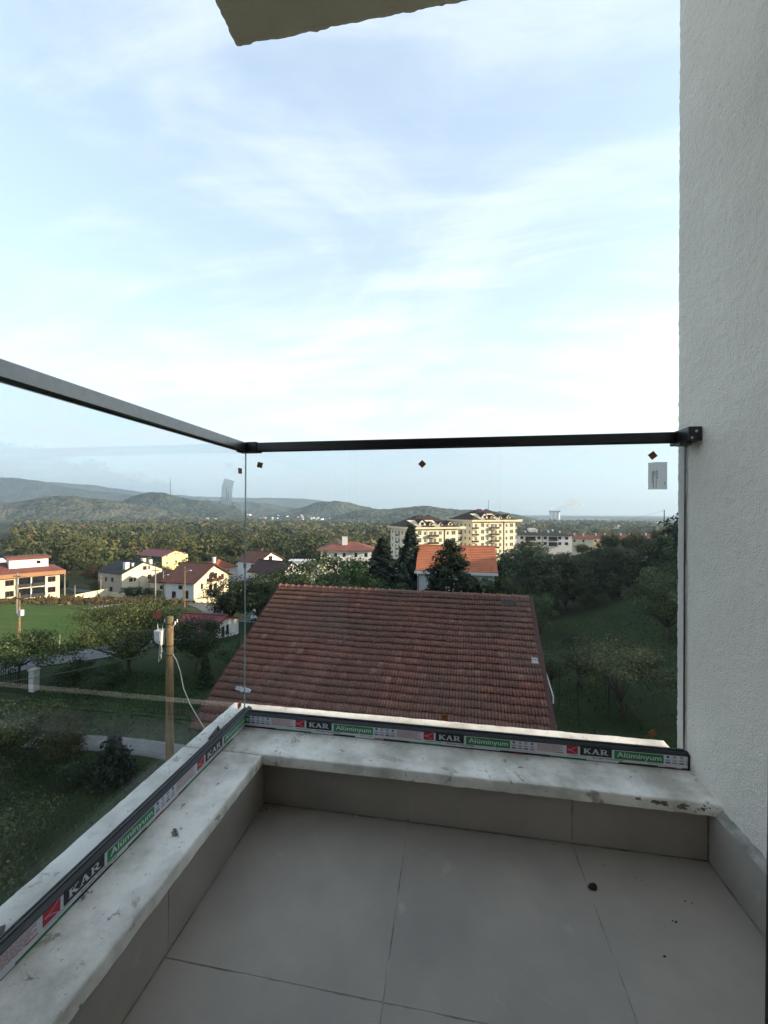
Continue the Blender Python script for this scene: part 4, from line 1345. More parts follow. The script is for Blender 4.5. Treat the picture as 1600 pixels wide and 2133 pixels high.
# -- lone house in the wood and retaining walls
house('wood_house', 'lone red roofed white house in the middle of the valley wood', (-247, 292), 55, 13, 12, -31, -26.0, roof='gable_front', pitch=.42, over=.6, wf='wall_white', rm='roof_red', front=[(3, -2.2, 1.4, 1.3), (8, -2.2, 1.4, 1.3)])
for (x0, y0, x1, y1, h, lab) in [(-93, 86.5, -92, 95.5, 1.9, 'pale retaining wall beyond the grass left of the white house'), (-92, 96, -84, 94, 1.0, 'low pale yard wall in front of the white house'), (-61, 88.6, -57, 92.5, 1.2, 'stone garden wall below the balcony house')]:
    d = Vector((x1 - x0, y1 - y0, 0)).normalized()
    n = Vector((-d.y, d.x, 0)) * .15
    zz = min(gz(x0, y0), gz(x1, y1)) - .3
    q = [Vector((x0, y0, zz)) - n, Vector((x1, y1, zz)) - n, Vector((x1, y1, zz)) + n, Vector((x0, y0, zz)) + n]
    tag(MB().hexa(q, [p + Vector((0, 0, h + .6)) for p in q]).build('garden_wall', M['wall_cream']), lab, 'wall')

# -- villages and works far down the valley: too small to show parts
from mathutils.bvhtree import BVHTree
HB = [BVHTree.FromPolygons([v.co for v in o.data.vertices], [tuple(p.vertices) for p in o.data.polygons]) for o in COL.objects if o.name.startswith('hill')]


def terrain_z(x, y):
    hs = [h[0].z for h in (t_.ray_cast(Vector((x, y, 900)), Vector((0, 0, -1))) for t_ in HB) if h[0]]
    return max(hs + [gz(x, y)]) - .3


rng = random.Random(77)
SMALL = []
for mi, (wm, rm_) in enumerate((('wall_white', 'roof_red'), ('wall_white', 'roof_orange2'), ('wall_cream', 'roof_brown'), ('wall_white', 'white_roof'))):
    b = MB()
    b.extrude([(-5, 0), (5, 0), (5, 5.5), (0, 8), (-5, 5.5)], -6, 6, lambda p, q, s: (p, s, q))
    b.slab([(-5.6, -6.4, 5.4), (0, -6.4, 8.3), (0, 6.4, 8.3), (-5.6, 6.4, 5.4)], .3, 1)
    b.slab([(0, -6.4, 8.3), (5.6, -6.4, 5.4), (5.6, 6.4, 5.4), (0, 6.4, 8.3)], .3, 1)
    SMALL.append(b.mesh('village_house', [M[wm], M[rm_]]))
CL = [(-800, 2220, 200, 60, 46, 'tiny pale house in the village under the cone shaped hill', 'houses of the village under the cone hill'),
      (-1500, 1980, 240, 110, 30, 'tiny pale house in the hamlet at the foot of the left ridge', 'houses of the left hamlet'),
      (520, 1500, 330, 260, 30, 'tiny pale house on the plain beyond the yellow blocks', 'houses on the right plain'),
      (-1900, 2500, 500, 300, 8, 'tiny pale house on the slopes of the left mountain', 'houses on the left slopes')]
for (cx, cy, sx, sy, n, lab, grp) in CL:
    for k in range(n):
        x, y = cx + rng.gauss(0, sx), cy + rng.gauss(0, sy)
        if terrain_z(x, y) > gz(x, y) + 24: continue
        s = rng.uniform(.8, 1.35)
        o = link('village_house', SMALL[rng.choice((0, 0, 1, 2, 3))], None, (x, y, terrain_z(x, y)), (0, 0, rng.uniform(0, 3.14)), (s, s, s))
        tag(o, lab, 'house', grp)
tag(MB().box(-560, -380, 1850, 1885, -46, -34).box(-545, -500, 1835, 1850, -46, -36).build('warehouse', M['white_roof']), 'long white warehouse roof in front of the low wooded hill', 'warehouse')
# factory with twin silos and its steam
fl_ = (660, 2745, -46)
fa = thing('factory', 'white cement works with tall silos on the far plain', 'factory', fl_)
b = MB()
for k in range(3):
    b.tube([(640 + 22 * k, 2745, -46), (640 + 22 * k, 2745, 8 + 2 * k)], 10, 14)
b.build('silo', M['wall_white'], fa, fl_)
MB().box(628, 696, 2735, 2755, 6, 16).build('head_house', M['wall_grey'], fa, fl_)
MB().box(560, 625, 2735, 2765, -46, -26).box(700, 900, 2740, 2775, -46, -32).box(905, 980, 2720, 2760, -46, -36).build('hall', M['white_roof'], fa, fl_)
mt, nt, L = new_mat('steam')
out = N(nt, 'ShaderNodeOutputMaterial')
pv = N(nt, 'ShaderNodeVolumePrincipled', inp={'Anisotropy': .3})
pv.inputs['Color'].default_value = (1, 1, 1, 1)
tc = N(nt, 'ShaderNodeTexCoord')
n_ = N(nt, 'ShaderNodeTexNoise', inp={'Scale': .035, 'Detail': 4.0})
L(tc.outputs['Object'], n_.inputs['Vector'])
r = ramp(nt, [(.42, (0, 0, 0)), (.68, (.03, .03, .03))])
L(n_.outputs[0], r.inputs[0])
L(r.outputs[0], pv.inputs['Density'])
L(pv.outputs[0], out.inputs['Volume'])
st = MB()
rr = random.Random(4)
for k in range(5):
    st.ball((650 + 34 * k + rr.uniform(-5, 5), 2745, 30 + 9 * k), 13 + 7 * k, n=14, m=9, sq=(1.5, 1, .8), jit=.08, rng=rr)
o = st.build('steam', mt, None, (650, 2745, 20))
o.location = (650, 2745, 20)
tag(o, 'white steam plume drifting from the cement works', 'steam', kind='stuff')


def mast(name, x, y, z0, z1, r, lab, cat='mast'):
    tag(MB().tube([(x, y, z0), (x, y, z1)], [r, r * .6], 6).tube([(x - r * 2, y, z1 - (z1 - z0) * .1), (x + r * 2, y, z1 - (z1 - z0) * .1)], r * .5, 5).build(name, M['rail_dark']), lab, cat)


mast('radio_mast', -1722, 2248, 95, 205, 1.6, 'thin radio mast on the small round hill')
mast('radio_mast', 175, 1955, 0, 62, 1.5, 'thin radio mast behind the right yellow block')
# ------------------------------------------------------------------ the tiled roof just below the balcony
def tilemat(name, stops, patch):
    mt, nt, L = new_mat(name)
    out = N(nt, 'ShaderNodeOutputMaterial')
    b = N(nt, 'ShaderNodeBsdfPrincipled', inp={'Roughness': .9, 'Specular IOR Level': .2})
    L(b.outputs[0], out.inputs[0])
    at = N(nt, 'ShaderNodeAttribute', attribute_name='tint')
    oi = N(nt, 'ShaderNodeObjectInfo')
    ad = N(nt, 'ShaderNodeMath', operation='ADD')
    L(at.outputs['Fac'], ad.inputs[0])
    L(oi.outputs['Random'], ad.inputs[1])
    fr = N(nt, 'ShaderNodeMath', operation='FRACT')
    L(ad.outputs[0], fr.inputs[0])
    r = ramp(nt, stops)
    L(fr.outputs[0], r.inputs[0])
    geo = N(nt, 'ShaderNodeNewGeometry')
    n = N(nt, 'ShaderNodeTexNoise', inp={'Scale': .42, 'Detail': 5.0, 'Roughness': .6})
    L(geo.outputs['Position'], n.inputs['Vector'])
    r2 = ramp(nt, [(.34, (0, 0, 0)), (.62, (.9, .9, .9))])
    L(n.outputs[0], r2.inputs[0])
    m1 = N(nt, 'ShaderNodeMix', data_type='RGBA')
    L(r2.outputs[0], m1.inputs['Factor'])
    L(r.outputs[0], m1.inputs['A'])
    m1.inputs['B'].default_value = (*patch, 1)
    # soot and lichen: fine noise
    n2 = N(nt, 'ShaderNodeTexNoise', inp={'Scale': 11.0, 'Detail': 7.0, 'Roughness': .75})
    L(geo.outputs['Position'], n2.inputs['Vector'])
    r3 = ramp(nt, [(.30, (.45, .45, .45)), (.60, (1.1, 1.1, 1.1)), (.74, (1.25, 1.25, 1.25))])
    L(n2.outputs[0], r3.inputs[0])
    m2 = N(nt, 'ShaderNodeMix', data_type='RGBA', blend_type='MULTIPLY', inp={'Factor': 1.0})
    L(m1.outputs['Result'], m2.inputs['A'])
    L(r3.outputs[0], m2.inputs['B'])
    n3 = N(nt, 'ShaderNodeTexNoise', inp={'Scale': 5.5, 'Detail': 3.0, 'Roughness': .6})
    L(geo.outputs['Position'], n3.inputs['Vector'])
    r4 = ramp(nt, [(.69, (0, 0, 0)), (.72, (.75, .75, .75))])
    L(n3.outputs[0], r4.inputs[0])
    m3 = N(nt, 'ShaderNodeMix', data_type='RGBA')
    L(r4.outputs[0], m3.inputs['Factor'])
    L(m2.outputs['Result'], m3.inputs['A'])
    m3.inputs['B'].default_value = (.22, .19, .15, 1)
    L(m3.outputs['Result'], b.inputs['Base Color'])
    bp = N(nt, 'ShaderNodeBump', inp={'Strength': .4, 'Distance': .01})
    L(n2.outputs[0], bp.inputs['Height'])
    L(bp.outputs[0], b.inputs['Normal'])
    return mt


M['roof_tile'] = tilemat('weathered_tile', [(0, (.22, .098, .075)), (.5, (.29, .125, .092)), (.95, (.35, .15, .108)), (1, (.42, .24, .18))], (.205, .122, .098))
A = Vector((-9.18, 20.68, -4.07))
B = Vector((3.68, 19.98, -4.05))
C = Vector((-9.92, 13.61, -8.08))
e1 = (B - A).normalized()
e2 = (C - A) - e1 * (C - A).dot(e1)
e2.normalize()
en = e2.cross(e1) * -1
if en.z < 0: en = -en
hl2 = Vector((-3.1, 17.0, -12.1))
nh = thing('tiled_roof_house', 'house directly below whose big weathered brown tile roof fills the view', 'house', hl2)
eh = Vector((e2.x, e2.y, 0)).normalized()
W_, RUN = 12.88, 8.16


def rp(s, l, h=0.0, back=False):
    p = A + e1 * s + e2 * l
    if back:
        d = (p - A - e1 * s)
        p = A + e1 * s + Vector((-d.x, -d.y, d.z))
    return p + en * h


# walls with gable ends, set in from the eaves
f0, f1, b0, b1 = rp(.45, 7.5), rp(W_ - .45, 7.5), rp(.45, 7.5, 0, True), rp(W_ - .45, 7.5, 0, True)
r0, r1 = rp(.45, 0), rp(W_ - .45, 0)
dn = Vector((0, 0, -.12))
bt = lambda p: Vector((p.x, p.y, -12.4))
w = MB()
w.add([bt(f0), bt(f1), bt(b1), bt(b0), f0 + dn, f1 + dn, b1 + dn, b0 + dn, r0 + dn, r1 + dn],
      [(0, 1, 5, 4), (1, 2, 6, 9, 5), (2, 3, 7, 6), (3, 0, 4, 8, 7)])
w.build('wall', M['wall_grey'], nh, hl2)
deck = MB()
deck.slab([rp(0, RUN, -.03), rp(W_, RUN, -.03), rp(W_, -.02, -.03), rp(0, -.02, -.03)], .07)
deck.slab([rp(W_, RUN, -.06, True), rp(0, RUN, -.06, True), rp(0, -.02, -.06, True), rp(W_, -.02, -.06, True)], .07)
rf = deck.build('roof', M['timber'], nh, hl2)

# one interlocking tile with two rolls, .23 wide, .38 long
TW, TE = .23, .34
px_ = [0, .018, .040, .075, .100, .115, .133, .155, .190, .215, .232]
pz_ = [.000, .030, .042, .038, .008, -.004, .030, .042, .038, .008, -.002]
n_ = len(px_)
V = []
for y, up in ((-.03, 0.0), (.352, .066)):
    V += [(x, y, z + up) for x, z in zip(px_, pz_)]
V += [(x, .270, z * .5 + .004) for x, z in zip(px_, pz_)]
Q = [(i + 1, i, n_ + i, n_ + i + 1) for i in range(n_ - 1)] + [(n_ + i + 1, n_ + i, 2 * n_ + i, 2 * n_ + i + 1) for i in range(n_ - 1)]
TILE_V, TILE_Q = np.array(V), np.array(Q)
tile_me = np_mesh('tile', TILE_V, TILE_Q, M['roof_tile'], tint=np.zeros(len(Q)), smooth=False)
fr = Matrix((e1, e2, en)).transposed()
# make sure the tile frame is right-handed for its own faces
rng = random.Random(42)
NC, NR = 56, 24
sag = lambda s, l: .034 * math.sin(s * 1.7 + l * .6) + .026 * math.sin(s * .8 - l * 1.9) - .05 * math.sin(s / 12.9 * 3.14)
single, joined = [], []
for r in range(NR):
    for c in range(NC):
        s, l = c * TW, r * TE
        vis = l < (6.62 if s > 1.7 else 8.1 - .70 * s)
        (single if vis and (r >= 15) else joined).append((r, c))
single.sort(key=lambda k: (-k[0], k[1]))
joined += single[300:]
single = single[:300]


def tile_matrix(r, c):
    s, l = c * TW + rng.uniform(-.004, .004), r * TE + rng.uniform(-.012, .012)
    o = rp(s, l, .004 + .5 * sag(s, l)) - hl2
    rot = Matrix.Rotation(rng.uniform(-.022, .022), 3, 'Z') @ Matrix.Rotation(rng.uniform(-.012, .012), 3, 'Y')
    m4 = (fr @ rot).to_4x4()
    m4.translation = o
    return m4


for r, c in single:
    o = link('tile', tile_me, rf)
    o.matrix_local = tile_matrix(r, c)
VV, QQ, TT = [], [], []
for i, (r, c) in enumerate(joined):
    m4 = np.array(tile_matrix(r, c))
    VV.append(TILE_V @ m4[:3, :3].T + m4[:3, 3])
    QQ.append(TILE_Q + i * len(TILE_V))
    TT.append(np.full(len(TILE_Q), rng.random()))
o = link('tile_field', np_mesh('tile_field', np.concatenate(VV), np.concatenate(QQ), M['roof_tile'], tint=np.concatenate(TT)), rf)
o['kind'] = 'stuff'
# ridge caps
cap = MB()
arc = [(math.cos(t), math.sin(t)) for t in np.linspace(-.2, math.pi + .2, 8)]
for ring, (x, rr_) in enumerate(((0, .125), (.325, .14), (.345, .175), (.40, .175))):
    for ca, sa in arc: cap.v.append((x, ca * rr_, sa * rr_ * .85))
for ring in range(3):
    for k in range(7):
        a = ring * 8 + k
        cap.f.append((a, a + 1, a + 9, a + 8))
        cap.mi.append(0)
for k in range(7):
    pass
cap.v += [(.40, ca * .14, sa * .115) for ca, sa in arc]
for k in range(7):
    cap.f.append((24 + k, 25 + k, 33 + k, 32 + k))
    cap.mi.append(0)
cap_me = cap.mesh('ridge_tile', M['roof_tile'])
for k in range(36):
    o = link('ridge_tile', cap_me, rf)
    m3 = Matrix((e1, Vector((-e1.y, e1.x, 0)), Vector((0, 0, 1)))).transposed()
    m3 = m3 @ Matrix.Rotation(math.pi, 3, 'Z') @ Matrix.Rotation(rng.uniform(-.02, .02), 3, 'Y')
    m4 = m3.to_4x4()
    m4.translation = A + e1 * (k * .3565 + .40) + Vector((0, 0, .01 + rng.uniform(-.010, .014))) - hl2
    o.matrix_local = m4
# right verge: barge tiles in a maroon sheet, board under; left verge trim
b = MB()
b.hexa([rp(W_ - .03, RUN, -.16), rp(W_ + .16, RUN, -.16), rp(W_ + .16, 0, -.16), rp(W_ - .03, 0, -.16)], [rp(W_ - .03, RUN, .055), rp(W_ + .16, RUN, .055), rp(W_ + .16, 0, .055), rp(W_ - .03, 0, .055)])
M['verge'] = pmat('verge_maroon', (.085, .030, .028), (.06, .022, .022), scale=4, rough=.8)
b.build('verge_board', M['verge'], nh, hl2)
b = MB()
b.hexa([rp(-.10, RUN, -.14), rp(.0, RUN, -.14), rp(.0, 0, -.14), rp(-.10, 0, -.14)], [rp(-.10, RUN, .03), rp(.0, RUN, .03), rp(.0, 0, .03), rp(-.10, 0, .03)])
b.build('verge_board', M['verge'], nh, hl2)
b = MB()
b.hexa([rp(11.55, .62, .06), rp(12.25, .62, .06), rp(12.25, .36, .06), rp(11.55, .36, .06)], [rp(11.55, .62, .11), rp(12.25, .62, .11), rp(12.25, .36, .11), rp(11.55, .36, .11)])
b.build('roof_hatch', M['roof_black'], rf, hl2)
b = MB()
b.hexa([rp(12.55, 3.9, .05), rp(12.8, 3.9, .05), rp(12.8, 3.62, .05), rp(12.55, 3.62, .05)], [rp(12.55, 3.9, .075), rp(12.8, 3.9, .075), rp(12.8, 3.62, .075), rp(12.55, 3.62, .075)])
b.build('patch_plate', M['wall_grey'], rf, hl2)
# crumpled plastic on the tiles
rng = random.Random(9)
b = MB()
ctr = rp(1.32, 6.42, .07)
gx, gy = 12, 5
for j in range(gy):
    for i in range(gx):
        u, v = i / (gx - 1) - .5, j / (gy - 1) - .5
        pt = ctr + e1 * (u * .74) + e2 * (v * .24 * (1 - abs(u) * .9) + .10 * u) + en * (rng.uniform(0, .07) + .03)
        b.v.append(tuple(pt))
for j in range(gy - 1):
    for i in range(gx - 1):
        a = j * gx + i
        b.f.append((a, a + 1, a + gx + 1, a + gx))
        b.mi.append(0)
M['plastic'] = pmat('crumpled_plastic', (.52, .53, .55), (.30, .31, .33), scale=9, rough=.35)
tag(b.build('plastic_scrap', M['plastic']), 'crumpled pale plastic scrap lying on the lower left of the tiled roof', 'scrap')
# post and bent pipe beside the right verge
pp = thing('timber_post', 'grey weathered timber post beside the right edge of the tiled roof', 'post', (3.42, 14.9, -12.05))
MB().hexa([(3.36, 13.9, -12.1), (3.50, 13.9, -12.1), (3.50, 14.02, -12.1), (3.36, 14.02, -12.1)], [(3.55, 15.7, -6.75), (3.69, 15.7, -6.75), (3.69, 15.82, -6.70), (3.55, 15.82, -6.70)]).build('plank', pmat('grey_timber', (.17, .155, .135), (.10, .09, .08), scale=14, rough=.95, stretch=(6, 6, .6)), pp, (3.42, 14.9, -12.05))
tag(MB().tube([(3.38, 16.9, -6.24), (3.70, 16.85, -6.22), (3.72, 16.8, -6.24), (3.76, 15.7, -6.78), (3.74, 15.6, -7.0)], .026, 8).build('bent_pipe', M['wall_white']),
    'thin white bent pipe above the timber post by the right roof edge', 'pipe')
tag(MB().box(3.40, 3.62, 14.6, 14.75, -7.55, -7.3).build('meter_plate', M['wall_grey']), 'small pale plate on the right gable edge of the tiled roof', 'plate')

# ------------------------------------------------------------------ poles and wires
M['pole_wood'] = pmat('pole_wood', (.30, .21, .115), (.10, .068, .038), scale=5, rough=.9, stretch=(9, 9, .35), bump=.8, bscale=16, lo=.36, hi=.62)
M['pole_conc'] = pmat('pole_concrete', (.33, .30, .26), (.24, .22, .19), scale=2, rough=.9)
M['wire'] = pmat('wire', (.07, .07, .075), scale=2, rough=.6)
M['box_white'] = pmat('meter_box', (.60, .60, .60), (.50, .50, .50), scale=4, rough=.5)
M['ceramic'] = pmat('ceramic', (.70, .68, .64), scale=4, rough=.3)
po = (-9.20, 12.03, -12.05)
up = thing('utility_pole', 'near round wooden utility pole with a white meter box', 'pole', po)
MB().tube([(-9.2 + .05, 12.03, -12.1), (-9.2, 12.03, -7), (-9.215, 12.03, -3.52)], [.145, .125, .108], 14).build('pole', M['pole_wood'], up, po, smooth=False)
MB().ball((-9.215, 12.03, -3.52), .108, n=10, m=5, sq=(1, 1, .35)).build('pole_cap', pmat('mossy_wood', (.17, .15, .04), scale=20), up, po)
bx = MB().hexa([(-9.60, 11.84, -4.32), (-9.40, 11.84, -4.42), (-9.38, 12.02, -4.42), (-9.58, 12.02, -4.32)], [(-9.64, 11.80, -3.94), (-9.36, 11.80, -3.94), (-9.36, 12.04, -3.92), (-9.64, 12.04, -3.92)]).build('meter_box', M['box_white'], up, po, bevel=.012)
MB().box(-9.60, -9.39, 11.785, 11.798, -4.25, -3.98).build('box_lid', M['box_white'], bx, po)
for zz in (-4.48, -4.78, -3.75):
    MB().tube([(-9.2135, 12.03, zz), (-9.2135, 12.03, zz + .035)], [.119, .119], 14).build('band', M['rail_dark'], up, po)
b = MB()
for p in ((-9.36, 11.98, -3.64), (-9.30, 12.03, -3.58), (-9.02, 12.03, -3.72), (-8.98, 12.08, -3.66)):
    b.tube([(p[0], p[1], p[2] - .03), (p[0], p[1], p[2] + .04)], [.028, .02], 8).ball((p[0], p[1], p[2] + .05), .024, n=8, m=4)
b.build('insulator', M['ceramic'], up, po)['kind'] = 'stuff'
b = MB()
b.tube([(-9.36, 11.98, -3.66), (-9.42, 11.95, -3.78), (-9.38, 11.9, -3.94)], .012, 5).tube([(-9.5, 11.85, -3.95), (-9.56, 11.9, -3.8), (-9.6, 11.95, -3.72)], .009, 5)
b.tube([(-9.02, 12.05, -3.75), (-9.10, 12.0, -3.85), (-9.2, 11.92, -3.9)], .01, 5)
b.tube([(-9.46, 11.9, -4.36), (-9.44, 11.9, -4.6), (-9.40, 11.88, -4.82), (-9.52, 11.9, -4.98), (-9.50, 11.9, -4.7), (-9.48, 11.9, -4.38)], .011, 5)
b.tube([(-9.43, 11.9, -4.38), (-9.38, 11.88, -4.62), (-9.42, 11.9, -4.86), (-9.47, 11.9, -4.72)], .010, 5)
b.build('cable', M['ceramic'], up, po)['kind'] = 'stuff'
MB().box(-9.47, -9.42, 11.9, 11.96, -4.62, -4.42).build('switch', M['rail_dark'], up, po)
tag(MB().tube([(-9.08, 12.0, -4.72), (-9.0, 12.08, -4.95), (-8.88, 12.1, -5.3), (-8.76, 12.12, -5.9), (-8.55, 12.18, -6.45), (-8.25, 12.22, -6.95), (-8.0, 12.3, -7.4)], .014, 6).build('hanging_cable', M['ceramic']),
    'pale cable sagging from the near wooden pole down past the roof eave', 'cable')

POLES = [  # x, y, top z, radius, material, label
    (-52.67, 64.94, -10.15, .14, 'pole_conc', 'tall pale utility pole rising behind the red roofed shed bushes'),
    (-54.82, 76.04, -11.5, .15, 'pole_wood', 'dark wooden pole with a lamp arm beside the curving road'),
    (-72.6, 92.3, -15.4, .16, 'pole_conc', 'pale concrete lamp pole left of the balcony house'),
    (-103.23, 93.33, -17.02, .17, 'pole_conc', 'utility pole at the right corner of the three storey house'),
    (-97.5, 91.0, -19.6, .11, 'pole_conc', 'short thin pole beside the three storey house corner pole'),
    (-92.74, 94.06, -17.47, .13, 'pole_conc', 'pale pole left of the white black roofed house'),
    (-82.55, 95.76, -18.71, .13, 'pole_conc', 'slim pole in front of the white black roofed house gable'),
    (-68.08, 53.55, -9.88, .15, 'pole_conc', 'tall pale pole in front of the three storey house balconies'),
    (-43.41, 34.34, -8.38, .15, 'pole_wood', 'old wooden pole with a box standing at the near edge of the green field'),
    (43.41, 104.55, -3.25, .17, 'pole_wood', 'leaning wooden pole on the scrub hill to the right'),
    (-57, 142, -19, .14, 'pole_wood', 'wooden pole behind the far chalet'),
    (-42, 150, -20, .14, 'pole_wood', 'wooden pole left of the brown hip roof house'),
]
for i, (x, y, zt, r, mk, lab) in enumerate(POLES):
    zb = gz(x, y) - .1
    t = thing('utility_pole', lab, 'pole', (x, y, zb), group='utility poles in the valley')
    lean = -1.0 if i == 9 else 0
    MB().tube([(x - lean, y, zb), (x, y, zt)], [r, r * .7], 8).build('pole', M[mk], t, (x, y, zb))
    if i not in (4, 6):
        MB().box(x - .75, x + .75, y - .06, y + .06, zt - .62, zt - .50).build('crossarm', M['pole_wood'], t, (x, y, zb))
    if i in (1, 2):
        MB().tube([(x, y, zt - 1.2), (x + .9, y - .3, zt - .8), (x + 1.5, y - .5, zt - .7)], .05, 6).ball((x + 1.7, y - .55, zt - .72), .26, n=8, m=5, sq=(1.5, .7, .5)).build('lamp_arm', M['ceramic'], t, (x, y, zb))
    if i == 8:
        MB().box(x + .12, x + .5, y - .25, y + .1, zt - 2.3, zt - 1.7).build('switch_box', M['box_white'], t, (x, y, zb))
tag(MB().tube([(78.57, 165.15, gz(78.57, 165.15)), (78.57, 165.15, 1.42)], [.3, .16], 6).build('antenna_mast', M['rail_dark']), 'dark antenna mast on the hilltop beside the wall', 'mast')


def wire(a, c, sag_, r, lab):
    a, c = Vector(a), Vector(c)
    pts = [a.lerp(c, i / 14) - Vector((0, 0, sag_ * 4 * (i / 14) * (1 - i / 14))) for i in range(15)]
    tag(MB().tube(pts, r, 4).build('power_line', M['wire']), lab, 'wire', 'overhead wires')


P_ = {i: Vector(POLES[i][:3]) for i in range(len(POLES))}
for (a, c, off) in [(3, 5, -.3), (3, 5, -1.3), (5, 6, -.4), (5, 2, -.3), (2, 1, -.4), (1, 0, -.3), (7, 3, -.4), (8, 7, -.3)]:
    wire(P_[a] + Vector((0, 0, off)), P_[c] + Vector((0, 0, off)), .7, .016, 'thin dark overhead wire strung between the village poles')
wire((-9.25, 12.0, -4.58), (-24, 11.5, -6.9), .5, .012, 'thin wire running left from the near wooden pole')
wire((-9.3, 12.0, -3.9), (-43.4, 34.3, -9.6), 1.0, .012, 'long thin wire from the near wooden pole to the old field pole')
wire((78.5, 165, 1.2), (62, 185, -6), .3, .03, 'thin guy wire of the hilltop antenna mast')

# ------------------------------------------------------------------ gate, posts, car, trellis
M['iron'] = pmat('wrought_iron', (.012, .012, .013), scale=4, rough=.5)
M['render_white'] = pmat('gate_render', (.60, .58, .54), (.42, .40, .36), scale=4, rough=.9)
tag(MB().box(-27.55, -27.15, 22.4, 22.8, -12.1, -10.62).box(-27.6, -27.1, 22.35, 22.85, -10.615, -10.52).build('gate_pillar', M['render_white'], bevel=.01), 'white rendered gate pillar at the end of the iron railings', 'pillar')
go = (-29.6, 22.9, -12.05)
gt = thing('iron_gate', 'black iron gate with spear tips and a sweeping top beside the white pillar', 'gate', go)
b = MB()
n = 19
for k in range(n):
    t = k / (n - 1)
    x, y = -27.65 - 4.2 * t, 22.6 + .5 * t
    h = 1.05 + .22 * abs(math.cos(t * math.pi * 2))
    bar_ = MB().box(x - .014, x + .014, y - .014, y + .014, -11.95, -12 + h).add([(x - .03, y, -12 + h), (x + .03, y, -12 + h), (x, y, -11.86 + h), (x, y + .02, -12 + h)], [(0, 1, 2), (0, 3, 2), (1, 3, 2)])
    bar_.build('bar', M['iron'], gt, go)
for z0 in (-11.9, -11.15):
    MB().tube([(-27.65 - 4.2 * t, 22.6 + .5 * t, z0 + (.14 * abs(math.cos(t * math.pi * 2)) if z0 > -11.5 else 0)) for t in np.linspace(0, 1, 17)], .022, 5).build('rail', M['iron'], gt, go)
MB().box(-27.72, -27.56, 22.5, 22.7, -12.05, -10.6).build('gate_post', M['iron'], gt, go)
for i, (x, y, lab) in enumerate([(-36.5, 32.5, 'weathered fence post in the field left of the big bush'), (-34.9, 29.6, 'short fence post nearest the gate road'), (-39.7, 32.7, 'thin fence post standing in the pasture'), (-33.7, 25.8, 'fence post at the left edge behind the gate')]):
    tag(MB().tube([(x, y, gz(x, y) - .2), (x + .03, y, gz(x, y) + 1.25)], .055, 6).build('fence_post', M['pole_conc']), lab, 'post', 'field fence posts')
# guard rail by the car
go = (-27, 54.5, gz(-27, 54.5))
gr = thing('guard_rail', 'low dark guard rail beside the driveway under the trees', 'guard rail', go)
for k in range(4):
    x, y = -31.5 + 2.6 * k, 55.7 - .5 * k
    MB().box(x - .05, x + .05, y - .05, y + .05, gz(x, y) - .1, gz(x, y) + .75).build('post', M['rail_dark'], gr, go)
    if k < 3:
        x2, y2 = x + 2.6, y - .5
        MB().tube([(x, y, gz(x, y) + .62), (x2, y2, gz(x2, y2) + .60)], .05, 5).tube([(x, y, gz(x, y) + .25), (x2, y2, gz(x2, y2) + .3)], .05, 5).build('rail', M['rail_dark'], gr, go)
# car, nose towards the viewer
M['car_paint'] = pmat('silver_paint', (.50, .51, .53), scale=1, rough=.3, metal=.3)
M['tyre'] = pmat('tyre', (.02, .02, .02), scale=3, rough=.9)
M['lamp_glass'] = pmat('lamp_glass', (.55, .55, .55), scale=3, rough=.15)
cx, cy = -31.0, 61.0
cz = gz(cx, cy) + .09
ca = thing('parked_car', 'silver car parked nose out under the dark trees left of the tiled roof', 'car', (cx, cy, cz), R(24))
side = [(-2.1, .35), (-2.15, .62), (-2.0, .80), (-1.15, .93), (-.45, 1.38), (.95, 1.42), (1.65, 1.05), (2.05, .98), (2.1, .45), (2.0, .32), (-1.9, .30)]
sec2 = [(-.78, side), (.78, side)]
b = MB()
b.extrude([(y, z) for y, z in side], -.83, .83, lambda p, q, s: (s * (1 - .16 * max(0, (q - .9) / .5)), p, q))
b.build('body', M['car_paint'], ca, bevel=.04, smooth=False)
MB().add([(-.66, -1.10, .99), (.66, -1.10, .99), (.60, -.52, 1.345), (-.60, -.52, 1.345)], [(0, 1, 2, 3)]).slab([(-.66, -1.115, .985), (.66, -1.115, .985), (.60, -.53, 1.35), (-.60, -.53, 1.35)], .02).build('windscreen', M['glass_dark'], ca)
for s in (-1, 1):
    MB().box(s * .60 - .17, s * .60 + .17, -2.17, -2.05, .60, .74).build('headlight', M['lamp_glass'], ca)
    for y in (-1.35, 1.3):
        MB().extrude([(y + .31 * math.cos(t), .31 + .31 * math.sin(t)) for t in np.linspace(0, 6.283, 15)[:-1]], s * .66, s * .86, lambda p, q, k: (k, p, q)).build('wheel', M['tyre'], ca)
    MB().box(s * .845 - .02, s * .845 + .02, -.5, .85, .95, 1.28).build('side_window', M['glass_dark'], ca)
MB().box(-.4, .4, -2.175, -2.1, .48, .58).build('grille', M['rail_dark'], ca)
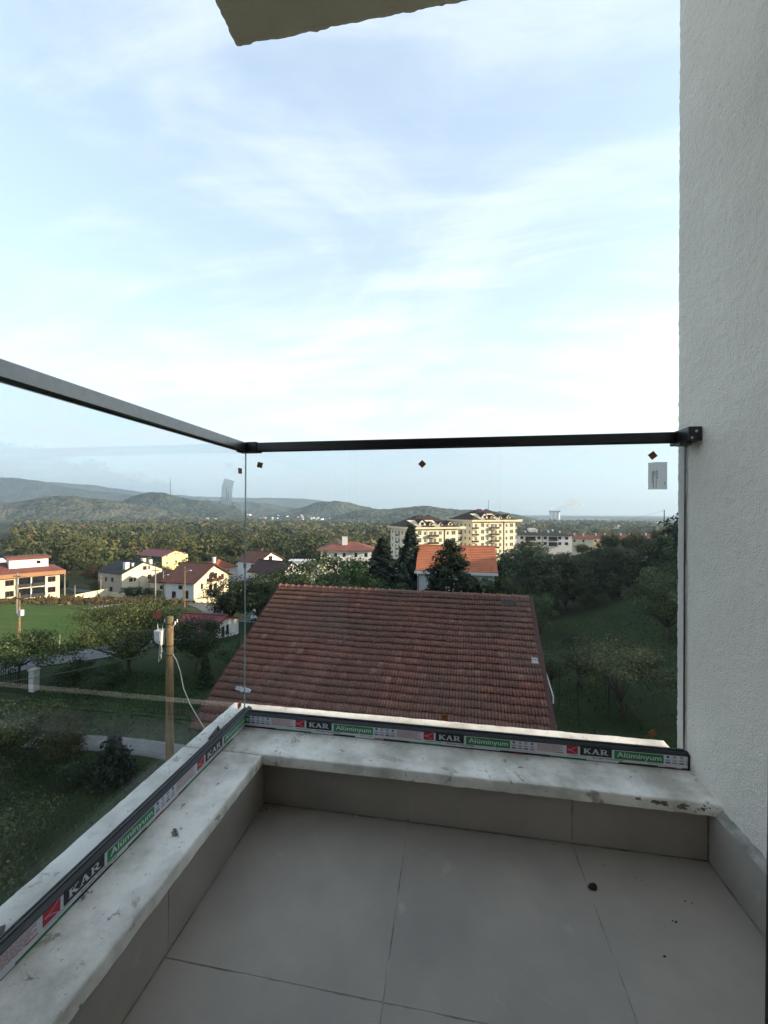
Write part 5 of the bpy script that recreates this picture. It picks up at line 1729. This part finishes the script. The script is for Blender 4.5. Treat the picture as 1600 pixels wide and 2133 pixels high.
# vine trellis in the right garden
to = (7.6, 27.2, gz(7.6, 27.2))
tr = thing('vine_trellis', 'thin iron vine trellis frame left of the small fruit tree', 'trellis', to)
top = -9.75
rr = random.Random(2)
pst = [(6.2, 29.4), (6.7, 26.6), (7.4, 25.1), (9.3, 29.6), (9.5, 26.4), (8.9, 24.6)]
for x, y in pst:
    MB().tube([(x, y, gz(x, y) - .1), (x + rr.uniform(-.05, .05), y, top)], .028, 5).build('post', M['rail_dark'], tr, to)
for k in range(9):
    t = k / 8
    MB().tube([(6.2 + .9 * t, 29.5 - 4.3 * t, top + rr.uniform(-.05, .05)), (9.4 - .4 * t, 29.7 - 4.8 * t, top + rr.uniform(-.05, .08))], .018, 4).build('rail', M['rail_dark'], tr, to)
for (a, c) in (((6.5, 28.6, top + .1), (7.9, 24.9, top - .35)), ((7.2, 29.2, top + .12), (8.3, 25.4, top - .2))):
    MB().tube([a, c], .03, 5).build('pole', M['timber'], tr, to)
# ------------------------------------------------------------------ vegetation
LEAF = {
    'green': leafmat('leaf_green', (.020, .036, .010), (.058, .100, .028), (.125, .180, .056), .28),
    'olive': leafmat('leaf_olive', (.026, .034, .011), (.080, .092, .030), (.175, .175, .066), .28),
    'rust': leafmat('leaf_rust', (.030, .024, .010), (.075, .058, .022), (.150, .100, .038), .28),
    'yellow': leafmat('leaf_yellow', (.05, .05, .010), (.16, .14, .022), (.30, .24, .04), .3),
    'dark': leafmat('leaf_dark', (.016, .026, .013), (.044, .068, .030), (.105, .140, .060), .22),
    'light': leafmat('leaf_light', (.032, .046, .017), (.090, .128, .045), (.20, .24, .10), .32, third=(.36, .33, .15)),
    'needle': leafmat('needle', (.010, .017, .012), (.026, .042, .028), (.060, .082, .052), .15),
    'fruit': leafmat('leaf_fruit_tree', (.050, .058, .026), (.140, .146, .064), (.26, .24, .115), .3, third=(.42, .26, .12)),
    'grass': leafmat('dry_grass', (.060, .055, .022), (.13, .105, .045), (.21, .165, .08), .3),
    'wood': leafmat('valley_leaf', (.020, .032, .013), (.078, .094, .036), (.150, .142, .060), .2, third=(.20, .12, .05)),
}
M['bark'] = pmat('bark', (.10, .075, .055), (.05, .038, .028), scale=6, rough=.95, bump=.5, bscale=25, stretch=(4, 4, .8))


def leaf_quads(C, size, rs, nrm, jit=.75, width=.55):
    """diamond leaves about centres C, facing roughly along nrm"""
    n = len(C)
    nr = nrm + rs.normal(size=(n, 3)) * jit
    nr /= np.linalg.norm(nr, axis=1)[:, None] + 1e-9
    d = np.cross(nr, rs.normal(size=(n, 3)))
    d /= np.linalg.norm(d, axis=1)[:, None] + 1e-9
    w = np.cross(nr, d)
    s = size * rs.uniform(.5, 1.45, n)
    a = d * (s * .5)[:, None]
    b = w * (s * .5 * width)[:, None]
    V = np.stack([C - a, C - a * .1 + b, C + a, C - a * .1 - b], 1).reshape(-1, 3)
    return V, np.arange(4 * n).reshape(-1, 4)


def broadleaf(seed, h, w, trunk, n, leaf, clumps=38, low=-.75, spread=.20, cone=0.0, tall=1.0, jit=.6):
    """returns (trunk MB, crown verts, quads, tint)"""
    rs = np.random.RandomState(seed)
    ch = h - trunk
    cen = []
    while len(cen) < clumps:
        p = rs.uniform(-1, 1, 3)
        r = np.linalg.norm(p)
        if r > 1 or r < .38: continue
        if p[2] < low: continue
        cen.append(p)
    cen = np.array(cen)
    wob = 1 + .22 * np.sin(np.arctan2(cen[:, 1], cen[:, 0]) * 3 + seed) + rs.uniform(-.18, .12, clumps)
    zz = (cen[:, 2] + 1) / 2
    shrink = 1 - cone * zz
    P = np.stack([cen[:, 0] * w / 2 * wob * shrink, cen[:, 1] * w / 2 * wob * shrink, trunk + ch * (zz * .86 + .04) * (1 - .10 * (wob - 1))], 1)
    per = np.maximum((n / clumps * rs.uniform(.5, 1.5, clumps)).astype(int), 3)
    idx = np.repeat(np.arange(clumps), per)
    sig = w * spread * rs.uniform(.6, 1.25, clumps) * .55
    off = rs.normal(size=(len(idx), 3))
    rr = np.linalg.norm(off, axis=1)[:, None]
    off = off / rr * np.minimum(rr, 1.9)
    off *= sig[idx][:, None]
    off[:, 2] *= .62 * tall
    Cn = P[idx] + off
    Cn[:, 2] = np.maximum(Cn[:, 2], trunk * .35 + .02)
    outv = off / (np.linalg.norm(off, axis=1)[:, None] + 1e-6)
    cc = Cn - np.array([0, 0, trunk + ch * .38])
    cc /= np.linalg.norm(cc, axis=1)[:, None] + 1e-6
    V, Q = leaf_quads(Cn, leaf, rs, outv * .75 + cc * .75 + np.array([0, 0, .25]), jit)
    ctint = rs.uniform(-.22, .22, clumps)
    tint = np.clip(.45 + ctint[idx] + rs.normal(0, .2, len(idx)), 0, 1)
    b = MB()
    rg = random.Random(seed)
    lean = (rg.uniform(-.05, .05) * h, rg.uniform(-.05, .05) * h)
    r0 = max(.022 * h, .03)
    b.tube([(0, 0, -.15), (lean[0] * .5, lean[1] * .5, trunk * .5), (lean[0], lean[1], trunk * 1.02)], [r0 * 1.25, r0, r0 * .85], 7)
    for k in np.argsort(P[:, 2])[:: max(1, clumps // 11)][:11]:
        e = P[k]
        mid = (lean[0] * .6 + e[0] * .45, lean[1] * .6 + e[1] * .45, trunk + (e[2] - trunk) * .35 + .05 * h)
        b.tube([(lean[0], lean[1], trunk * .95), mid, tuple(e)], [r0 * .62, r0 * .38, r0 * .12], 5)
    return b, V, Q, tint


def conifer(seed, h, w, n_layers, per, leaf, bare=.06, ragged=.25):
    rs = np.random.RandomState(seed)
    Cs, Ds = [], []
    b = MB()
    b.tube([(0, 0, -.2), (0, 0, h * .5), (0, 0, h * .97)], [.018 * h, .011 * h, .003 * h], 7)
    for i in range(n_layers):
        f = i / (n_layers - 1)
        z = h * (bare + (1 - bare) * f * .98)
        r = w / 2 * ((1 - f) ** .82) * rs.uniform(1 - ragged, 1 + ragged * .4) + .04 * w
        nb = int(5 + 6 * (1 - f))
        a0 = rs.uniform(0, 6.28)
        for k in range(nb):
            a = a0 + 6.283 * k / nb + rs.uniform(-.25, .25)
            rl = r * rs.uniform(.65, 1.1)
            t = rs.uniform(.08, 1, per) ** .7
            x, y = np.cos(a) * rl * t, np.sin(a) * rl * t
            zz = z - .28 * rl * t ** 1.5 + .10 * rl * t ** 4 + rs.normal(0, .025 * w, per)
            sw = rs.normal(0, .07 * rl + .02, per) * (1.2 - t * .6)
            Cs.append(np.stack([x - np.sin(a) * sw, y + np.cos(a) * sw, zz], 1))
            Ds.append(np.stack([np.full(per, np.cos(a)), np.full(per, np.sin(a)), np.full(per, -.25)], 1))
            if f < .8 and k % 2 == 0:
                b.tube([(0, 0, z), (math.cos(a) * rl * .8, math.sin(a) * rl * .8, z - .2 * rl)], [.006 * h, .002 * h], 4, cap=False)
    Cn, D = np.concatenate(Cs), np.concatenate(Ds)
    V, Q = leaf_quads(Cn, leaf, rs, D * .7 + np.array([0, 0, .7]), .55, .42)
    tint = np.clip(.38 + .25 * rs.normal(size=len(Cn)), 0, 1)
    return b, V, Q, tint


def plant_meshes(gen, leafkey, nm='crown'):
    b, V, Q, tint = gen
    return b.mesh('trunk', M['bark'], smooth=True), np_mesh(nm, V, Q, LEAF[leafkey], tint=tint)


def plant(name, label, cat, meshes, x, y, z=None, rz=0, s=1.0, group=None, sz=None):
    """thing > trunk, crown.  meshes are shared between alike plants"""
    z = gz(x, y) if z is None else z
    t = thing(name, label, cat, (x, y, z), rz, group)
    t.scale = (s, s, sz or s)
    link('trunk', meshes[0], t)
    link('crown', meshes[1], t)
    return t


# -- the near garden, left of the tiled roof
plant('fruit_tree', 'big dark spreading tree in the middle of the left garden beside the near pole', 'tree', plant_meshes(broadleaf(1, 6.1, 7.4, 1.0, 16150, 0.148, 58, spread=.17), 'olive'), -23.4, 26.2)
plant('fruit_tree', 'dark tree close behind the near wooden pole', 'tree', plant_meshes(broadleaf(2, 4.6, 4.2, 1.2, 7980, 0.133, 36), 'dark'), -18.9, 27.4)
plant('fruit_tree', 'airy dark tree in front of the red roofed shed', 'tree', plant_meshes(broadleaf(3, 4.2, 4.0, 1.3, 6840, 0.126, 32), 'green'), -20.6, 31.0, s=.72)
plant('cypress', 'small slim dark cypress just left of the tiled roof edge', 'conifer', plant_meshes(conifer(4, 2.5, 1.2, 20, 16, .20, .1), 'dark'), -16.6, 25.2)
plant('shrub', 'low shrub growing against the tiled roof left edge below the shed', 'shrub', plant_meshes(broadleaf(5, 2.4, 3.6, .3, 4560, 0.118, 26), 'green'), -16.2, 29.6)
plant('shrub', 'dense dark shrub just right of the white gate pillar', 'shrub', plant_meshes(broadleaf(6, 2.1, 2.3, .2, 4560, 0.104, 22), 'dark'), -25.2, 23.4)
plant('shrub', 'second dense shrub between the gate shrub and the big spreading tree', 'shrub', plant_meshes(broadleaf(7, 1.6, 2.6, .2, 4180, 0.104, 20), 'dark'), -23.0, 24.2)
plant('garden_tree', 'leafy tree leaning over the iron gate at the left', 'tree', plant_meshes(broadleaf(8, 3.5, 5.2, 1.2, 8740, 0.141, 40, spread=.17), 'light'), -29.5, 23.3)
plant('shrub', 'large shrub with sunlit pale leaves at the left edge of the lawn', 'shrub', plant_meshes(broadleaf(9, 3.2, 4.0, .5, 10640, 0.122, 44, spread=.17), 'light'), -20.9, 15.9)
plant('shrub', 'very dark shrub behind the conical thuja', 'shrub', plant_meshes(broadleaf(10, 2.2, 2.7, .2, 4940, 0.096, 24), 'dark'), -19.2, 17.2)
plant('thuja', 'conical olive green thuja on the lower left lawn', 'conifer', plant_meshes(broadleaf(11, 2.9, 2.0, .12, 9880, 0.096, 46, cone=.72, spread=.2, tall=1.4), 'olive'), -17.6, 15.9)
plant('shrub', 'low black green bush right of the conical thuja', 'shrub', plant_meshes(broadleaf(12, 1.2, 1.5, .12, 3230, 0.081, 18), 'dark'), -16.1, 15.0)
plant('spruce', 'small spreading dark spruce on the near lawn by the concrete path', 'conifer', plant_meshes(conifer(13, 2.2, 2.4, 15, 22, .22, .06), 'needle'), -14.8, 15.7)
plant('shrub', 'small round clipped shrub alone on the lawn', 'shrub', plant_meshes(broadleaf(14, 1.15, 1.15, .08, 3230, 0.074, 20), 'dark'), -22.8, 22.9)
plant('shrub', 'bush with yellow leaf tips at the lower left beside the coping', 'shrub', plant_meshes(broadleaf(15, 1.9, 2.8, .2, 6460, 0.104, 30), 'yellow' if False else 'light'), -14.9, 11.0)
plant('shrub', 'dark bush under the left garden edge below the sunlit shrub', 'shrub', plant_meshes(broadleaf(16, 1.6, 2.6, .2, 4560, 0.096, 24), 'dark'), -18.6, 13.2)
# -- right garden
plant('fruit_tree', 'small fruit tree with forked trunk and browning leaves on the right lawn', 'tree', plant_meshes(broadleaf(21, 4.9, 5.6, 1.0, 12000, 0.13, 60, spread=.13, low=-.30), 'fruit'), 9.65, 24.39)
plant('shrub', 'tall light bush against the right edge of the tiled roof', 'shrub', plant_meshes(broadleaf(22, 6.2, 4.2, .6, 8740, 0.163, 44, spread=.16, tall=1.3), 'light'), 9.2, 46.2)
plant('shrub', 'grapevine with yellow green leaves on the trellis', 'vine', plant_meshes(broadleaf(23, 3.0, 2.6, .9, 3420, 0.148, 22), 'light'), 9.0, 30.4)
plant('vine', 'second vine hanging over the left end of the trellis', 'vine', plant_meshes(broadleaf(24, 2.9, 2.4, .9, 2470, 0.133, 18), 'green'), 6.9, 29.6)
plant('garden_tree', 'leafy tree standing beside the stucco wall on the right', 'tree', plant_meshes(broadleaf(25, 6.0, 6.5, 1.0, 12350, 0.163, 52, spread=.15), 'light'), 17.2, 35.2)
plant('garden_tree', 'darker tree beyond the leafy tree at the foot of the scrub hill', 'tree', plant_meshes(broadleaf(26, 5.5, 6.0, .8, 8740, 0.178, 46), 'dark'), 21.5, 42.0)
plant('shrub', 'small dark bush alone on the far right lawn', 'shrub', plant_meshes(broadleaf(27, 1.7, 2.2, .15, 2850, 0.111, 18), 'dark'), 11.3, 40.5)
plant('shrub', 'pale shrub low beside the right roof verge', 'shrub', plant_meshes(broadleaf(28, 2.4, 2.2, .3, 3040, 0.126, 20), 'light'), 6.6, 33.5)
b = MB()
rg = random.Random(31)
rs = np.random.RandomState(31)
Cn = np.stack([rs.uniform(3.6, 5.2, 220), rs.uniform(14.0, 16.2, 220), -12 + rs.gamma(1.3, .22, 220)], 1)
V, Q = leaf_quads(Cn, .2, rs, np.tile([0, 0, 1.0], (len(Cn), 1)))
tag(link('autumn_leaves', np_mesh('autumn_leaves', V, Q, LEAF['yellow'], tint=rs.uniform(.2, 1, 220))), 'yellow autumn leaves low beside the timber post', 'leaves', kind='stuff')

# -- middle distance: conifers and broad trees between the roof and the houses
SPR = [plant_meshes(conifer(40 + k, 12, 8.4 - .7 * k, 26, 26, .8, .04, .38), 'needle') for k in range(3)]
PIN = plant_meshes(broadleaf(44, 15.5, 7.8, 2.6, 12000, .36, 110, spread=.12, cone=.6, tall=.8), 'dark')
plant('pine_tree', 'tall bushy pine right in front of the orange roofed house', 'pine', PIN, .1, 50.7, -17.0, s=1.08, sz=.95)
plant('spruce', 'dark spruce between the brown hip roof house and the nearer yellow block', 'spruce', SPR[0], -10.4, 61.1, -17.3, s=1.42, sz=1.08)
plant('spruce', 'tallest dark spruce just left of the orange roofed house', 'spruce', SPR[1], -6.2, 62.6, -17.4, s=1.5, sz=1.24)
plant('spruce', 'shorter dark spruce hugging the left side of the orange roofed house', 'spruce', SPR[2], -6.9, 57.4, -17.3, s=1.1, sz=.82)
plant('spruce', 'dark spruce low against the house between the two tall spruces', 'spruce', SPR[2], -9.6, 57.0, -17.3, s=.74, rz=2)
BR = {}
for i, (k, lk) in enumerate((('green', 'green'), ('olive', 'olive'), ('dark', 'dark'), ('light', 'light'), ('rust', 'rust'), ('wood', 'wood'))):
    BR[k] = [plant_meshes(broadleaf(60 + 3 * i + j, 8.5, 8.0, 1.4, 6600, .30, 54, spread=.17), lk) for j in range(2)]
BRF = {}
for i, (k, lk) in enumerate((('green', 'green'), ('olive', 'olive'), ('dark', 'dark'), ('rust', 'rust'), ('wood', 'wood'))):
    BRF[k] = [plant_meshes(broadleaf(400 + 3 * i + j, 8.5, 8.2, .9, 1000, .68, 30, spread=.17), lk) for j in range(3)]
plant('garden_tree', 'rounded bright green bush below the tall spruces', 'tree', BR['green'][0], -7.3, 49.5, -15.6, s=.88)
plant('garden_tree', 'dark hedge tree hiding the foot of the orange roofed house', 'tree', BR['dark'][0], -3.6, 54.5, -16.8, s=.74)
plant('garden_tree', 'dark hedge tree right of the pine', 'tree', BR['dark'][1], 4.2, 52.5, -16.6, s=.82)
plant('garden_tree', 'dark hedge tree by the right corner of the orange roofed house', 'tree', BR['green'][1], 7.0, 55.5, -15.6, s=.9)
MID = [(-23.3, 59.0, -7.3, 'green', 'broad green tree left of the chalets gap, first of the row above the roof ridge'),
       (-20.6, 61.3, -6.2, 'green', 'broad green tree above the left end of the roof ridge'),
       (-16.6, 63.8, -6.4, 'green', 'broad green tree in front of the brown hip roof house'),
       (-13.4, 60.5, -7.2, 'green', 'broad green tree left of the first spruce'),
       (-11.6, 55.0, -8.6, 'green', 'low green tree just above the roof ridge centre left'),
       (-30.4, 52.6, -8.6, 'dark', 'dark dome shaped tree left of the glass corner above the shed'),
       (-27.0, 54.0, -8.4, 'dark', 'dark dome shaped tree right of the glass corner above the parked car'),
       (-23.8, 53.0, -9.3, 'dark', 'dark tree at the left end of the roof ridge'),
       (-29.0, 66.5, -10.4, 'rust', 'brownish thin tree in front of the nearer chalet'),
       (-17.5, 54.0, -10.4, 'olive', 'low olive tree behind the ridge left of centre'),
       (-20.5, 50.0, -10.8, 'dark', 'low dark tree against the left ridge end')]
for i, (x, y, zt, k, lab) in enumerate(MID):
    zb = gz(x, y)
    s = (zt - zb) / 8.2
    plant('broad_tree', lab, 'tree', BR[k][i % 2], x, y, zb, rz=i * 1.3, s=s)
# palm
t = thing('palm_tree', 'palm tree by the right end of the orange roofed house', 'palm', (3.93, 53.4, -16.8))
MB().tube([(0, 0, -.2), (.1, 0, 4), (.05, 0, 8.0)], [.3, .24, .22], 8).build('trunk', M['bark'], t)
V, Q, tt = [], [], []
rs = np.random.RandomState(8)
for k in range(26):
    a, el = k * 2.399, rs.uniform(-.5, 1.1)
    L_ = rs.uniform(1.6, 2.2)
    b = []
    for q in range(7):
        f = q / 6
        r_ = L_ * f * math.cos(el * (1 - f * .5))
        z = 8.0 + L_ * f * math.sin(el) - 1.1 * f * f * L_ * .6
        wd = .34 * math.sin(math.pi * min(f * .9 + .08, 1)) + .02
        b.append(((r_ * math.cos(a) - wd * math.sin(a), r_ * math.sin(a) + wd * math.cos(a), z - .12), (r_ * math.cos(a), r_ * math.sin(a), z), (r_ * math.cos(a) + wd * math.sin(a), r_ * math.sin(a) - wd * math.cos(a), z - .12)))
    o = len(V)
    for row in b: V += list(row)
    for q in range(6):
        for c in range(2):
            i = o + q * 3 + c
            Q.append((i, i + 1, i + 4, i + 3))
            tt.append(rs.uniform(.2, .8))
link('crown', np_mesh('crown', V, Q, LEAF['dark'], tint=tt), t)
# dark conifer belt at the foot of the hill
rg = random.Random(12)
BELT = [(8.83, 64.3, -5.6), (11.7, 68.9, -4.9), (12.8, 63.0, -5.6), (15.4, 65.4, -5.2), (16.5, 61.5, -5.3), (19.8, 66.2, -5.2), (22.7, 68.7, -4.8), (23.0, 62.6, -5.2), (24.5, 60.9, -5.4),
        (27.7, 63.4, -4.6), (31.2, 66.0, -3.2), (30.0, 59.7, -3.8), (6.7, 58.5, -8.0), (18.2, 58.2, -7.2), (21.0, 57.0, -7.0), (25.8, 56.5, -5.8), (13.6, 59.0, -7.8), (29.0, 54.5, -4.0)]
HLK = [plant_meshes(broadleaf(90 + k, 9, 6.4, .6, 4200, .42, 60, spread=.15, cone=.35, tall=1.2), 'dark') for k in range(3)]
for i, (x, y, zt) in enumerate(BELT):
    zb = gz(x, y)
    h = zt - zb + rg.uniform(-.4, .5)
    plant('hill_conifer', 'dark feathery evergreen in the belt at the foot of the scrub hill', 'evergreen', HLK[i % 3], x, y, zb, rz=i, s=max(h / 9, .45) * .9, sz=max(h / 9, .4), group='dark evergreens below the scrub hill')
# scrub and small trees up the hill
SCR = [plant_meshes(broadleaf(100 + k, 4, 4.4, .4, 1100, .34, 30), 'wood' if k else 'dark') for k in range(3)]
n = 0
while n < 120:
    a = R(rg.uniform(9, 38))
    r_ = rg.uniform(72, 165)
    x, y = r_ * math.sin(a), r_ * math.cos(a)
    if y > 150 or x < 10: continue
    plant('hill_shrub', 'brownish shrub covering the scrub hill on the right', 'shrub', SCR[rg.choice((0, 1, 1, 2))], x, y, rz=rg.uniform(0, 6), s=rg.uniform(.5, 1.05), group='shrubs on the scrub hill')
    n += 1
plant('hill_tree', 'small dark tree on the skyline of the scrub hill', 'tree', BR['dark'][0], 41.0, 113.0, s=.62)
# right-hand wood that carries on up the hill beside the building, one mass
rs = np.random.RandomState(5)
VV, QQ, TT, o = [], [], [], 0
src = [broadleaf(200 + k, 8, 7.2, 1.0, 420, .85, 26, spread=.2) for k in range(4)]
pos = []
for k in range(520):
    x, y = rs.uniform(24, 128), rs.uniform(-26, 98)
    if math.degrees(math.atan2(x, max(y, .1))) < 27.5: continue
    pos.append((x, y))
for (x, y) in pos:
    b, V, Q, tint = src[rs.randint(4)]
    s = rs.uniform(.55, .95) if x > 45 else rs.uniform(.7, 1.05)
    a = rs.uniform(0, 6.28)
    c_, s_ = math.cos(a), math.sin(a)
    W2 = np.stack([V[:, 0] * c_ - V[:, 1] * s_, V[:, 0] * s_ + V[:, 1] * c_, V[:, 2]], 1) * s + np.array([x, y, gz(x, y) - .3])
    VV.append(W2); QQ.append(Q + o); TT.append(np.clip(tint + rs.uniform(-.15, .15), 0, 1)); o += len(V)
tag(link('hill_wood', np_mesh('hill_wood', np.concatenate(VV), np.concatenate(QQ), LEAF['dark'], tint=np.concatenate(TT))), 'dark wood climbing the hill to the right of the building', 'wood', kind='stuff')

# -- around the left houses
VIL = [(-83.5, 93.0, 'dark', .42), (-80.8, 92.2, 'dark', .46), (-78.5, 94.5, 'dark', .40), (-75.5, 93.5, 'green', .34), (-99.0, 99.5, 'olive', .5), (-101.5, 108, 'olive', .72), (-94, 101, 'olive', .42),
       (-57.5, 93.0, 'dark', .38), (-55.5, 97.0, 'dark', .45), (-54, 104, 'dark', .6), (-60.5, 112, 'dark', .55), (-70, 116, 'green', .5), (-66.5, 110, 'dark', .48), (-52, 116, 'olive', .6),
       (-40, 118, 'green', .6), (-36, 108, 'olive', .62), (-33, 122, 'green', .7), (-28, 130, 'olive', .8), (-22, 126, 'dark', .8), (-29, 100, 'green', .62), (-24, 92, 'green', .7), (-18, 98, 'olive', .72), (-12, 100, 'dark', .9),
       (-55, 71, 'olive', .26), (-53, 66, 'dark', .25), (-56, 67, 'olive', .28), (-59, 73, 'green', .24), (-73.5, 87.5, 'olive', .22),
       (-108, 112, 'rust', 1.0), (-118, 118, 'rust', 1.05), (-98, 122, 'olive', .95), (-92, 128, 'green', .9), (-122, 126, 'olive', 1.0), (-112, 100, 'dark', .5)]
for i, (x, y, k, s) in enumerate(VIL):
    plant('village_tree', {'dark': 'dark green tree or hedge bush standing among the village houses', 'green': 'green tree standing among the village houses', 'olive': 'olive tree standing among the village houses',
                           'rust': 'rust brown broad tree behind the cream three storey house'}[k], 'tree', BR[k][i % 2], x, y, rz=i * 2.1, s=s, sz=s * .92,
          group={'dark': 'dark village trees', 'green': 'green village trees', 'olive': 'olive village trees', 'rust': 'rust brown village trees'}[k])
# -- front rank of the valley wood: tree by tree
rg = random.Random(3)
HO = [(-120, 158, 22), (-245, 297, 20), (-75, 122, 14), (-60, 124, 13), (-40, 150, 24), (-10, 172, 28), (14, 195, 26), (-76, 142, 9), (-54, 139, 14), (48, 228, 22), (95, 272, 36)]
front = []
while len(front) < 170:
    a = R(rg.uniform(-49, 12))
    r_ = 150 + 190 * rg.random() ** 1.4
    x, y = r_ * math.sin(a), r_ * math.cos(a)
    if y < 118 or any(math.hypot(x - hx, y - hy) < hr for hx, hy, hr in HO): continue
    if y < 205 and y > 150 and -85 < x < 20 and rg.random() < .8: continue
    if any(math.hypot(x - p[0], y - p[1]) < 5.5 for p in front): continue
    front.append((x, y))
for i, (x, y) in enumerate(front):
    k = rg.choice(('olive', 'olive', 'wood', 'wood', 'green', 'rust', 'dark'))
    s = rg.uniform(.75, 1.3)
    plant('valley_tree', {'olive': 'olive green tree in the front of the valley wood', 'wood': 'brown green tree in the front of the valley wood', 'green': 'green tree in the front of the valley wood',
                          'rust': 'rust brown tree in the front of the valley wood', 'dark': 'dark green tree in the front of the valley wood'}[k], 'tree', BRF[k][i % 3], x, y, rz=rg.uniform(0, 6), s=s, sz=s * rg.uniform(.9, 1.25),
          group=k + ' trees of the valley wood')
t = plant('poplar', 'bright yellow tree standing out of the green valley wood', 'tree', plant_meshes(broadleaf(300, 13, 9, 2, 1500, .9, 30), 'yellow'), -150, 401)
# -- the wood itself: one mass
rs = np.random.RandomState(17)
lod = [[broadleaf(220 + k, 9, 9.0, .8, 260, 1.15, 16, spread=.20) for k in range(4)], [broadleaf(230 + k, 9, 10, .8, 64, 2.5, 9, spread=.22) for k in range(4)], [broadleaf(240 + k, 9, 11, .5, 14, 5.0, 7, spread=.26) for k in range(4)]]
VV, QQ, TT, o = [], [], [], 0


def cover(x, y):
    v = math.sin(x * .011 + 1.3) + math.sin(y * .013 + x * .004) + .8 * math.sin(x * .027 - y * .019 + 2)
    return v


for (r0_, r1_, n_t, lv) in ((200, 430, 1500, 0), (430, 820, 4200, 1), (820, 2000, 9000, 2)):
    cnt = 0
    while cnt < n_t:
        a = R(rs.uniform(-52, 34))
        r_ = math.sqrt(rs.uniform(r0_ ** 2, r1_ ** 2))
        x, y = r_ * math.sin(a), r_ * math.cos(a)
        if y < 150 or any(math.hypot(x - hx, y - hy) < hr for hx, hy, hr in HO): continue
        if math.degrees(a) > 12 and y < 300: continue
        if lv == 2 and (r_ > 1350 and rs.rand() < .6 or (-660 < x < -280 and y > 1350)): continue
        dens = .95 if lv == 0 else (.8 if cover(x, y) > -.4 else .12) if lv == 1 else (.8 if cover(x, y) > .1 else .10)
        if math.degrees(a) > -8: dens *= .75
        if rs.rand() > dens:
            cnt += .3
            continue
        b, V, Q, tint = lod[lv][rs.randint(4)]
        s, an = rs.choice((.55, .8, 1.0, 1.15, 1.5)) * rs.uniform(.85, 1.15), rs.uniform(0, 6.28)
        c_, s_ = math.cos(an) * s, math.sin(an) * s
        W2 = np.stack([V[:, 0] * c_ - V[:, 1] * s_, V[:, 0] * s_ + V[:, 1] * c_, V[:, 2] * s * rs.uniform(.85, 1.2)], 1) + np.array([x, y, gz(x, y) - .3])
        VV.append(W2); QQ.append(Q + o); TT.append(np.clip((tint - .45) * .45 + rs.beta(1.5, 1.9), 0, 1)); o += len(V)
        cnt += 1
tag(link('valley_wood', np_mesh('valley_wood', np.concatenate(VV), np.concatenate(QQ), LEAF['wood'], tint=np.concatenate(TT))), 'mixed olive and brown wood filling the valley', 'wood', kind='stuff')
# -- rough dry grass along the far edge of the field, and tufts on the lawns
rs = np.random.RandomState(23)
n = 9000
t_ = rs.rand(n)
x = -92 + 30 * t_ + rs.normal(0, 2.2, n)
y = 73 + 14 * t_ + rs.normal(0, 5.0, n) + 2
hgt = rs.gamma(2.5, .17, n) * (.6 + .5 * np.sin(x * .9) * np.sin(y * .7))
base = np.stack([x, y, ground(x, y)], 1)
d = rs.normal(size=(n, 2)) * .25
wd = rs.normal(size=(n, 2)) * .16
V = np.stack([base + np.stack([wd[:, 0], wd[:, 1], 0 * x], 1), base - np.stack([wd[:, 0], wd[:, 1], 0 * x], 1), base + np.stack([d[:, 0] - wd[:, 0] * .3, d[:, 1] - wd[:, 1] * .3, hgt], 1),
              base + np.stack([d[:, 0] + wd[:, 0] * .3, d[:, 1] + wd[:, 1] * .3, hgt], 1)], 1).reshape(-1, 3)
tag(link('dry_grass', np_mesh('dry_grass', V, np.arange(4 * n).reshape(-1, 4), LEAF['grass'], tint=rs.rand(n))), 'tall dry brown grass along the far edge of the green field', 'grass', kind='stuff')
n = 42000
x = np.concatenate([rs.uniform(-32, -7, n // 2), rs.uniform(5, 26, n // 2)])
y = np.concatenate([rs.uniform(9, 27, n // 2), rs.uniform(13, 52, n // 2)])
ok = ~((np.abs(y - 17.9) < .8) & (x < -8) & (x > -22)) & ~((x < -27) & (y > 21))
x, y = x[ok], y[ok]
n = len(x)
hgt = rs.gamma(2.2, .028, n) + .02
base = np.stack([x, y, ground(x, y) - .005], 1)
d = rs.normal(size=(n, 2)) * .05
wd = rs.normal(size=(n, 2)) * .035
V = np.stack([base + np.stack([wd[:, 0], wd[:, 1], 0 * x], 1), base - np.stack([wd[:, 0], wd[:, 1], 0 * x], 1), base + np.stack([d[:, 0] - wd[:, 0] * .3, d[:, 1] - wd[:, 1] * .3, hgt], 1),
              base + np.stack([d[:, 0] + wd[:, 0] * .3, d[:, 1] + wd[:, 1] * .3, hgt], 1)], 1).reshape(-1, 3)
tag(link('lawn_grass', np_mesh('lawn_grass', V, np.arange(4 * n).reshape(-1, 4), LEAF['green'], tint=rs.rand(n) * .8)), 'short tufted grass of the garden lawns', 'grass', kind='stuff')
